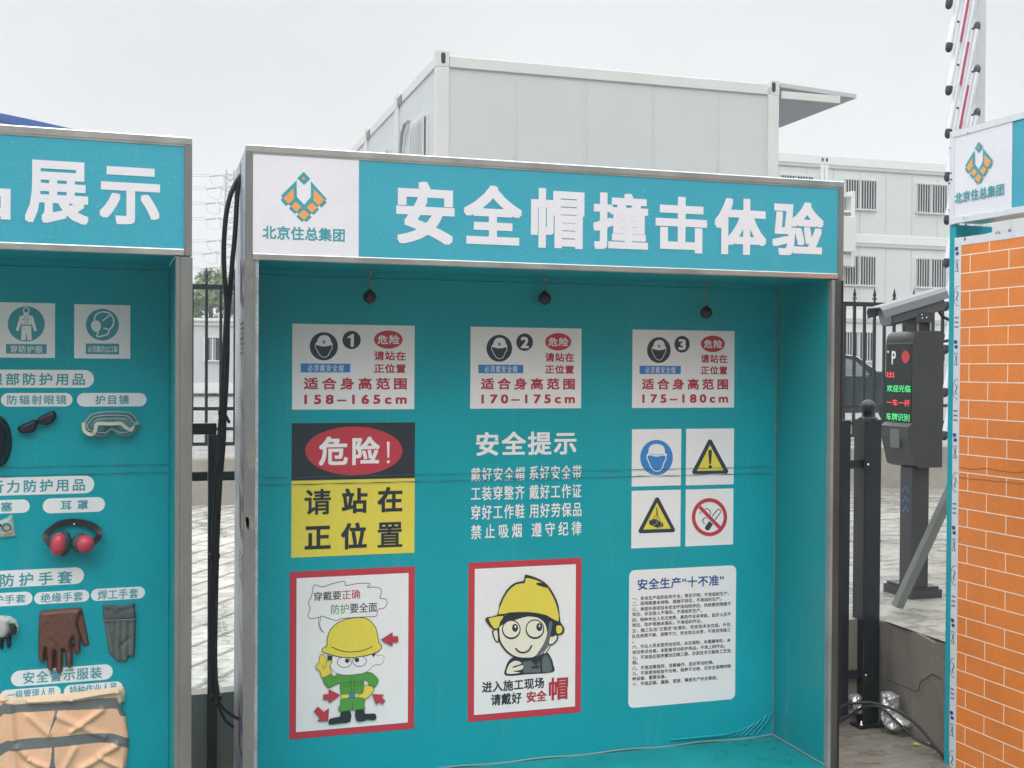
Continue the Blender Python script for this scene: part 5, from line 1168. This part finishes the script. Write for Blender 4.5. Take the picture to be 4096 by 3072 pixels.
for a in (2.5, 3.45): MB().box((cx - a - .2, cy - .03, cz + .93), (cx - a, cy - .002, cz + .96), bev=.008).build('door_handle', CHR, car)
for a in (.92, 3.75):
    w_ = MB(); w_.tube([(cx - a, cy - .01, cz + .36), (cx - a, cy + .24, cz + .36)], .36, 28); o_ = w_.build('wheel', RUBBER, car); MB().tube([(cx - a, cy - .025, cz + .36), (cx - a, cy - .011, cz + .36)], .23, 20).build('rim', GREYMET, o_)
    MB().tube([(cx - a + .43 * math.cos(R(q)), cy - .012, cz + .36 + .43 * math.sin(R(q))) for q in range(-8, 190, 12)], .035, 6).build('wheel_arch', RUBBER, car)
MB().box((cx - .30, cy - .012, cz + .74), (cx - .03, cy + .3, cz + .86), bev=.02).build('headlight', CHR, car)
m_ = MB(); m_.box((cx - 1.62, cy - .2, cz + 1.08), (cx - 1.45, cy + .03, cz + 1.22), bev=.03); m_.build('wing_mirror', PAINT, car)

# ================================================================== GATE POST, GATE, PARKING MACHINE, BARRIER
bp_ = thing('ball_topped_post', 'black square steel gate post with a round ball on its cap', 'post', (2.985, .60, 0))
px0, py0 = atZ(3484, 2905, 0)[:2]; sz = .094
cxp, cyp = px0 + .0, py0 + .05; a0 = (cxp - sz / 2, cyp - sz / 2)
HP = hit(3484, 1678, (0, cyp - sz / 2, 0), (0, 1, 0))[2]
MB().box((a0[0], a0[1], .012), (a0[0] + sz, a0[1] + sz, HP), bev=.005).build('shaft', BLKMET, bp_)
MB().lathe((cxp, cyp, HP), [(.056, 0), (.056, .006), (.04, .012), (.03, .022), (.022, .026)], 4).build('cap', BLKMET, bp_)
MB().ball((cxp, cyp, HP + .058), .0375, 24).build('ball', BLKMET, bp_)
MB().box((cxp - .085, cyp - .085, 0.001), (cxp + .085, cyp + .085, .012)).build('base_plate', BLKMET, bp_)
m_ = MB()
for dx in (-.068, .068): m_.lathe((cxp + dx, cyp - .07, .012), [(.012, 0), (.012, .012), (.006, .012), (.006, .026)], 8)
m_.build('anchor_bolt', SCREW, bp_)
gt = thing('black_gate', 'black square tube gate frame running behind the booths', 'gate', (1.2, .6, .1))
GYp = cyp - .02
def rail(u0, v0, u1, v1, nm='rail', d=.03):
    a, b = atY(u0, v0, GYp), atY(u1, v1, GYp); MB().box((a[0], GYp - d / 2, b[2]), (b[0], GYp + d / 2, a[2]), bev=.003).build(nm, BLKMET, gt)
rail(832, 1738, 866, 3300, 'stile'); rail(200, 1697, 866, 1737)
zr0, zr1 = atY(850, 1885, GYp)[2], atY(850, 1922, GYp)[2]
xs_ = [atY(u, 1900, GYp)[0] for u in (200, 830)]; sx0, sx1 = atY(3356, 1900, GYp)[0], atY(3394, 1900, GYp)[0]
MB().box((xs_[0], GYp - .014, zr1), (xs_[1], GYp + .014, zr0), bev=.003).build('rail', BLKMET, gt)
MB().box((atY(868, 1900, GYp)[0], GYp - .014, zr1), (sx0 - .001, GYp + .014, zr0), bev=.003).build('rail', BLKMET, gt)
MB().box((sx0, GYp - .018, .06), (sx1, GYp + .018, atY(3375, 1680, GYp)[2]), bev=.003).build('stile', BLKMET, gt)
bolts = MB()
for va, vb in ((1840, 1874), (2680, 2712)):
    za, zb = atY(3420, va, GYp)[2], atY(3420, vb, GYp)[2]; MB().box((sx1 + .001, GYp - .012, zb), (a0[0] + .02, a0[1] - .001 if False else GYp + .012, za)).build('hinge_bar', BLKMET, gt)
    MB().box((a0[0] - .004, a0[1] - .0045, zb), (a0[0] + .035, a0[1] - .0005, za)).build('hinge_plate', BLKMET, gt); bolts.ball((a0[0] + .012, a0[1] - .008, (za + zb) / 2), .007, 8)
bolts.build('hinge_bolt', SCREW, gt)

# parking machine on its pedestal
YZ = zg(3.6, 1.2)
N = atZ(3646, 2399, YZ); PM = thing('parking_terminal', 'dark grey parking terminal with red and green text, on a pedestal', 'parking terminal', (N[0] + .15, N[1] + .15, YZ))
MB().box((N[0], N[1], YZ), (N[0] + .19, N[1] + .245, YZ + .045)).box((N[0] + .012, N[1] + .012, YZ + .0455), (N[0] + .178, N[1] + .232, YZ + .06)).build('base_plate', DKMET, PM)
Q = hit(3645, 2352, (0, 0, YZ + .06), (0, 0, 1)); ps = .105
zbx = hit(3650, 1870, (0, Q[1], 0), (0, 1, 0))[2]
pd_ = MB().box((Q[0], Q[1], YZ + .0605), (Q[0] + ps, Q[1] + ps, zbx), bev=.004).build('pedestal', DKMET, PM)
PSF = Surf((Q[0], 0, 0), (0, -1, 0)); m_ = MB(); zz = Z(PSF, 3072, 1736, 1024 / 2212)
for yy in (440, 528, 612): fill(m_, PSF, zz.pts(stroke([(1163, yy + 60), (1190, yy + 8), (1216, yy + 62)], 10)), .001)
m_.build('blue_chevron', mat('blue_chevrons', (.05, .16, .45), .5), pd_)
# terminal box: profile in x-z extruded along y
bx = hit(3652, 1600, (0, Q[1] - .035, 0), (0, 1, 0)); X_, Y_ = bx[0], bx[1]; hz_ = hit(3652, 1322, (0, Y_, 0), (0, 1, 0))[2]; ws = .185; wf = .235
prof = [(X_ + .035, zbx), (X_ + .012, zbx + .012), (X_ - .028, zbx + .16), (X_ - .028, zbx + .215), (X_, zbx + .235), (X_, hz_ - .06)] + [(X_ + .05 - .05 * math.cos(R(a)), hz_ - .05 + .05 * math.sin(R(a))) for a in range(0, 91, 15)] + [(X_ + ws, hz_), (X_ + ws, zbx)]
bxo = MB().prism([(a, Y_, b) for a, b in prof], (0, wf, 0)).build('housing', DKMET, PM)
SCR = Surf((X_ - .001, 0, 0), (0, -1, 0)); zs = Z(SCR, 3072, 1168, 1024 / 2212)
MB().box((X_ - .003, Y_ + .012, zbx + .24), (X_ - .0002, Y_ + wf - .003, hz_ - .070)).build('display', mat('display_glass', (.02, .022, .024), .15, var=.2), PM)
MB().box((X_ - .005, Y_ + .004, hz_ - .068), (X_ + .0, Y_ + wf - .002, hz_ - .062)).build('visor_lip', GREYMET, PM)
LEDR = mat('red_led', (.9, .06, .07), .5, emit=1.0, var=.3, vs=160); LEDG = mat('green_led', (.08, .75, .25), .5, emit=.65, var=.3, vs=160)
off_ = .004
m_ = MB(); c0 = zs(1194, 560); rr = random.Random(2)
for i in range(-6, 7):
    for j in range(-6, 7):
        if i * i + j * j < 40: fill(m_, SCR, circ(c0[0] + i * .0052, c0[1] + j * .0052, .0017, .0017, 8), off_)
m_.build('red_lamp', LEDR, PM)
m_ = MB(); textpx(m_, zs, '出', 1032, 688, 1095, 738, off_, 1, .004); m_.build('red_text', LEDR, PM)
m_ = MB(); textpx(m_, zs, '一车一杆', 1030, 928, 1232, 985, off_, 1.02, .004); m_.build('red_text', LEDR, PM)
m_ = MB(); textpx(m_, zs, '欢迎光临', 1033, 804, 1238, 864, off_, 1, .006); m_.build('green_text', LEDG, PM)
m_ = MB(); textpx(m_, zs, '车牌识别', 1026, 1048, 1228, 1112, off_, 1, .006); m_.build('green_text', LEDG, PM)
m_ = MB(); textpx(m_, zs, 'P', 1074, 510, 1110, 624, off_, 1, .02); fill(m_, SCR, zs.pts([(1037, 505), (1049, 507), (1049, 527), (1037, 525)]), off_); m_.build('parking_letter', WHITE_B, PM)
MB().box((X_ - .0285, Y_ + .075, zbx + .10), (X_ - .012, Y_ + .155, zbx + .20), bev=.003).build('card_slot', GREYMET, PM)
# camera with sunshade on top
cq = np.array([X_ + .09, Y_ + .11, hz_]); cam_d = np.array([-math.cos(R(15)), -.10, -math.sin(R(15))]); cam_d /= np.linalg.norm(cam_d)
cmid = hit(3640, 1232, (0, Y_ + .10, 0), (0, 1, 0)); side_ = np.cross(cam_d, [0, 0, 1.]); side_ /= np.linalg.norm(side_); upv = np.cross(side_, cam_d)
F_ = lambda a, b, c_: tuple(cmid + cam_d * a + side_ * b + upv * c_)
def obox(mb, a, b):
    vs = [F_(x, y, z) for z in (a[2], b[2]) for y in (a[1], b[1]) for x in (a[0], b[0])]; mb.add(vs, ((0, 2, 3, 1), (4, 5, 7, 6), (0, 1, 5, 4), (2, 6, 7, 3), (0, 4, 6, 2), (1, 3, 7, 5))); return mb
cb_ = MB(); sect = [(-.05, -.045), (-.055, .02), (-.045, .035), (.045, .035), (.055, .02), (.05, -.045), (.035, -.058), (-.035, -.058)]
cb_.prism([F_(-.19, a, b) for a, b in sect], cam_d * .36); cb_.build('camera_body', mat('camera_grey', (.075, .08, .09), .4, var=.1), PM)
sh = MB(); S2 = [(-.066, .0), (-.062, .04), (-.045, .058), (.045, .058), (.062, .04), (.066, .0), (.062, .0), (.058, .037), (.043, .053), (-.043, .053), (-.058, .037), (-.062, .0)]
sh.prism([F_(-.215, a, b) for a, b in S2], cam_d * .45); sh.build('sunshade', mat('sunshade_grey', (.17, .175, .19), .38, var=.08), PM)
MB().prism([F_(.171, a * .85, b * .85) for a, b in sect], cam_d * .006).build('camera_glass', CGL, PM)
zk0 = hz_ + .001; m_ = MB(); m_.box((X_ + .05, Y_ + .05, zk0 + .045), (X_ + .15, Y_ + .15, zk0 + .10)); m_.box((X_ + .055, Y_ + .055, zk0), (X_ + .065, Y_ + .145, zk0 + .0445)); m_.box((X_ + .135, Y_ + .055, zk0), (X_ + .145, Y_ + .145, zk0 + .0445)); m_.build('bracket', DKMET, PM)
m_ = MB()
for p_ in ((.085, .085), (.088, .066), (.115, .07)): m_.ball((X_ + p_[0], Y_ + .049, zk0 + p_[1]), .005, 8)
m_.build('bracket_bolt', SCREW, PM)
hs = [atY(u, v, Y_ + .12) for u, v in ((3752, 1225), (3758, 1248), (3772, 1268), (3795, 1278), (3812, 1290), (3812, 1340), (3800, 1362), (3765, 1366))]; MB().tube(hs, .009, 8).build('cable_hose', RUBBER, PM)

# boom barrier, raised
BY = 1.95; by = lambda u, v, d=0: atY(u, v, BY + d)
bb = thing('boom_barrier', 'raised white boom barrier with slanting red striped rods and black end caps', 'barrier', (atY(3925, 2000, BY)[0], BY, YZ))
ALU = mat('white_aluminium', (.62, .63, .68), .35, .2, var=.06); CAPM = mat('black_cap', (.03, .033, .045), .5); REDR = mat('red_reflective', (.45, .06, .13), .4)
a = atY(3899, 1000, BY + .06); b = atY(3937, 1000, BY + .06)
MB().box((a[0], BY + .06, YZ + .9), (b[0], BY + .10, 5.4), bev=.008).build('arm', ALU, bb)
a = atY(3840, 1000, BY + .06); MB().box((a[0] - .012, BY + .055, YZ + 1.0), (a[0] + .012, BY + .075, 5.3), bev=.004).build('lower_rail', ALU, bb)
q = atY(3925, 2000, BY); MB().box((q[0] - .02, BY - .1, YZ), (q[0] + .3, BY + .25, YZ + 1.0), bev=.015).build('cabinet', ORANGE, bb)
for k in range(-4, 10):
    v0 = 200 + 172.5 * k                      # lower end of this rod
    sl_ = 1 if v0 < 900 else .94
    lo_ = by(3794 - max(0, v0 - 300) * .012, v0, -.02); hi_ = by(3910, v0 - 622, .03)
    if v0 < -500: continue
    lo_, hi_ = np.array(lo_), np.array(hi_); d = (hi_ - lo_)
    r_ = MB().tube([lo_ + d * .02, hi_ - d * .02], .0205, 14).build('rod', ALU, bb)
    for e0, e1 in ((lo_ + d * .04, lo_ - d * .015), (hi_ - d * .04, hi_ + d * .015)):
        e0, e1 = np.array(e0), np.array(e1); MB().tube([e0, e0 + (e1 - e0) * .55, e0 + (e1 - e0) * .85, e1], [.022, .022, .016, .004], 14).build('end_cap', CAPM, r_)
    st_ = MB(); nn = np.array([0, -1, 0.]); xx = np.cross(d / np.linalg.norm(d), nn); o1 = lo_ + d * .32 + nn * .0208 + xx * .006; o2 = lo_ + d * .60 + nn * .0208 + xx * .006
    st_.add([o1 - xx * .009, o1 + xx * .009, o2 + xx * .009, o2 - xx * .009], [(0, 1, 2, 3)]); st_.build('red_stripe', REDR, r_)
    sc = MB()
    for f_ in (.19, .70): p_ = lo_ + d * f_; sc.tube([p_ - xx * (-.015), p_ + xx * .032], .004, 6); sc.ball(p_ + xx * .033, .008, 8)
    sc.build('pivot_bolt', BLKMET, r_)

# leaning galvanised tube
a = atZ(3588, 2452, zg(3.2, .75)); b = atD(3785, 2014, np.dot(a - CAM, AF) - .05); d = (b - a) / np.linalg.norm(b - a); e_ = a + d * np.linalg.norm(b - a) * 1.75
TUB = mat('galvanised_tube', (.20, .215, .205), .38, .5, var=.2, vs=7, stretch=(1, 1, .3))
lt_ = MB().bar(a + np.array([0, 0, .03]), e_, .030, .060, (-.75, -.35, .55))
top(lt_.build('leaning_tube', TUB), 'silver square steel tube leaning from the yard edge behind the terminal', 'metal tube')

# cables hung from the middle booth's side
cbn = thing('cable_bundle', 'thick black cables drooping from a hole in the middle booth, tied in a bundle', 'cable', tuple(atY(860, 2780, .3)))
cp = lambda P, y, dx=0: [atY(u + dx, v, y) for u, v in smooth(P, 4, False)]
h0 = atX(962, 702, 0)
out = [(945, 728), (922, 780), (906, 850), (898, 930), (895, 1010), (897, 1090), (902, 1160), (908, 1230), (905, 1330), (900, 1450), (893, 1600), (882, 1760), (868, 1940), (858, 2200), (850, 2450), (848, 2650), (862, 2780)]
inn = [(952, 745), (948, 800), (944, 870), (939, 950), (930, 1040), (924, 1120), (918, 1190), (912, 1260), (908, 1350), (903, 1480), (899, 1620), (893, 1780), (878, 1960), (868, 2200), (862, 2450), (860, 2650), (866, 2780)]
for P in (out, inn): MB().tube([h0 + np.array([.012, 0, 0])] + [h0] + cp(P, h0[1]), .0090, 10).build('cable', RUBBER, cbn)
for k, (dx, dy) in enumerate(((6, -.02), (-5, .015), (10, .01))):
    P = [out[4], out[5]] + [(u + dx * min(1, i / 3), v) for i, (u, v) in enumerate(out[6:])]; MB().tube([q + np.array([0, dy * min(1, i / 12), 0]) for i, q in enumerate(cp(P, h0[1]))], .0080, 8).build('cable', RUBBER, cbn)
m_ = MB()
for u, v, r_ in ((890, 1650, .016), (858, 2225, .02), (866, 2790, .021)): p_ = atY(u, v, h0[1]); m_.tube([p_ + np.array([0, 0, .009]), p_ - np.array([0, 0, .009])], r_, 12)
p_ = atY(900, 1655, h0[1] - .02); p2 = atY(918, 1692, h0[1] - .03); m_.bar(p_, p2, .008, .008); m_.build('tie', RUBBER, cbn)
for P in ([(866, 2790), (880, 2815), (898, 2838), (930, 2862), (960, 2880)], [(868, 2810), (885, 2850), (905, 2885), (935, 2910)]): MB().tube(cp(P, h0[1]), .0055, 8).build('cable', RUBBER, cbn)
m_ = MB(); m_.prism([h0 + np.array([-.0005, a_, b_]) for a_, b_ in smooth([(-.02, .03), (.0, .045), (.02, .0), (.012, -.03), (-.02, -.02)], 3)], (.0012, 0, 0)); m_.build('cable_hole', BLACK, cbn)
# cables on the ground at the right
gk = lambda P, d0, d1: [atD(3340 + x * .26042, 2640 + y * .26042, d0 + (d1 - d0) * i / (len(P) - 1)) for i, (x, y) in enumerate(P)]
for nm, P, lb in (('upper', [(-200, 860), (50, 745), (180, 690), (300, 665), (480, 655), (600, 665), (720, 695), (850, 740), (980, 790), (1080, 850), (1200, 940), (1300, 1040), (1400, 1150), (1480, 1260), (1560, 1370), (1680, 1500), (1800, 1640)], 'black cable arching highest across the foot of the ball topped post'),
                  ('lower', [(-200, 1080), (50, 960), (200, 870), (350, 770), (450, 725), (560, 705), (640, 710), (730, 745), (820, 820), (920, 920), (1030, 1020), (1150, 1130), (1250, 1215), (1400, 1290), (1530, 1350), (1620, 1430), (1680, 1520), (1800, 1680)], 'lower black cable dropping over the silver plastic bag')):
    q = [np.array(v) for v in smooth([tuple(p) for p in gk(P, 5.38, 5.06)], 4, False)]
    for v in q: v[2] = max(v[2], .009)
    top(MB().tube(q, .0068, 8).build('ground_cable', RUBBER), lb, 'cable', 'black cables by the gate post')
# crumpled silver bag, scraps and dead leaves
SB = Surf((3.0, .668, 0), (.93, -.36, 0)); zb_ = Z(SB, 3340, 2640, .26042)
sp_ = thing('plastic_bag', 'crumpled silver plastic bag lying against the concrete wall', 'plastic bag', tuple(SB.w(*zb_(900, 1090))))
FOIL = mat('silver_plastic', (.62, .62, .63), .25, .65, var=.3, vs=25, bump=.5, bs=45)
def fo(Q, k):
    a, b = Q[:, 0], Q[:, 1]
    def facet(fx, fy, ph): return np.abs(((a * fx + b * fy + ph) % 1) - .5) * 2
    return (.014 * facet(9, 14, .2) + .012 * facet(-16, 11, .6) + .008 * facet(24, 6, .1) + .004 * facet(-30, 38, .4)) * k
SB2 = Surf((3.032, .555, 0), (.45, -.89, 0)); zb2 = Z(SB2, 3340, 2640, .26042)
pillow('bag', zb2, [(716, 480), (850, 475), (985, 550), (992, 740), (965, 800), (1060, 880), (1172, 960), (1170, 1020), (1060, 1060), (1000, 1100), (860, 1092), (780, 1010), (720, 860)], .02, .022, FOIL, sp_, hf=fo, res=.0025)
pillow('bag_flap', zb_, [(180, 560), (260, 520), (350, 500), (420, 560), (420, 850), (300, 830), (180, 830)], .02, .02, FOIL, sp_, hf=fo, res=.003)
YS = mat('yellow_scrap', (.72, .60, .05), .5)
for P, lb in (([(1200, 1290), (1225, 1258), (1310, 1300)], 'larger yellow plastic scrap left of the lower cable'), ([(1400, 1275), (1440, 1256), (1468, 1268), (1440, 1288)], 'smaller yellow plastic scrap between the two cables')):
    q = [atZ(3340 + x * .26042, 2640 + y * .26042, .012) for x, y in P]; top(MB().prism([tuple(v) for v in q], (0, 0, -.004)).build('yellow_scrap', YS), lb, 'scrap')
LFM = mat('dead_leaf', (.14, .085, .05), .8, var=.3)
for (x, y), lb in (((330, 900), 'curled brown dead leaf left of the gate post foot'), ((1215, 1120), 'small brown dead leaf below the silver bag'), ((410, 1000), 'flat brown dead leaf beside the base plate')):
    c = atZ(3340 + x * .26042, 2640 + y * .26042, .006); rr = random.Random(x); an = rr.uniform(0, 6)
    P = [(c[0] + .028 * math.cos(an + a_) * (1 if i % 2 else .6), c[1] + .02 * math.sin(an + a_), .006 + .01 * (i % 3)) for i, a_ in enumerate(np.linspace(0, 6.28, 7)[:-1])]
    q = MB(); q.add(P + [(c[0], c[1], .004)], [(i, (i + 1) % 6, 6) for i in range(6)]); top(q.build('dead_leaf', LFM), lb, 'leaf')

# ------------------------------------------------------------------ rain haze
hm = bpy.data.materials.new('rain_haze'); hm.use_nodes = True; n_ = hm.node_tree; n_.nodes.clear()
pv = n_.nodes.new('ShaderNodeVolumePrincipled'); pv.inputs['Color'].default_value = (.93, .96, .98, 1); pv.inputs['Density'].default_value = .0017; pv.inputs['Anisotropy'].default_value = .2
ou = n_.nodes.new('ShaderNodeOutputMaterial'); n_.links.new(pv.outputs[0], ou.inputs['Volume'])
hz_box = MB().box((-220, -70, -1), (280, 400, 62)).build('haze', hm); hz_box['kind'] = 'stuff'
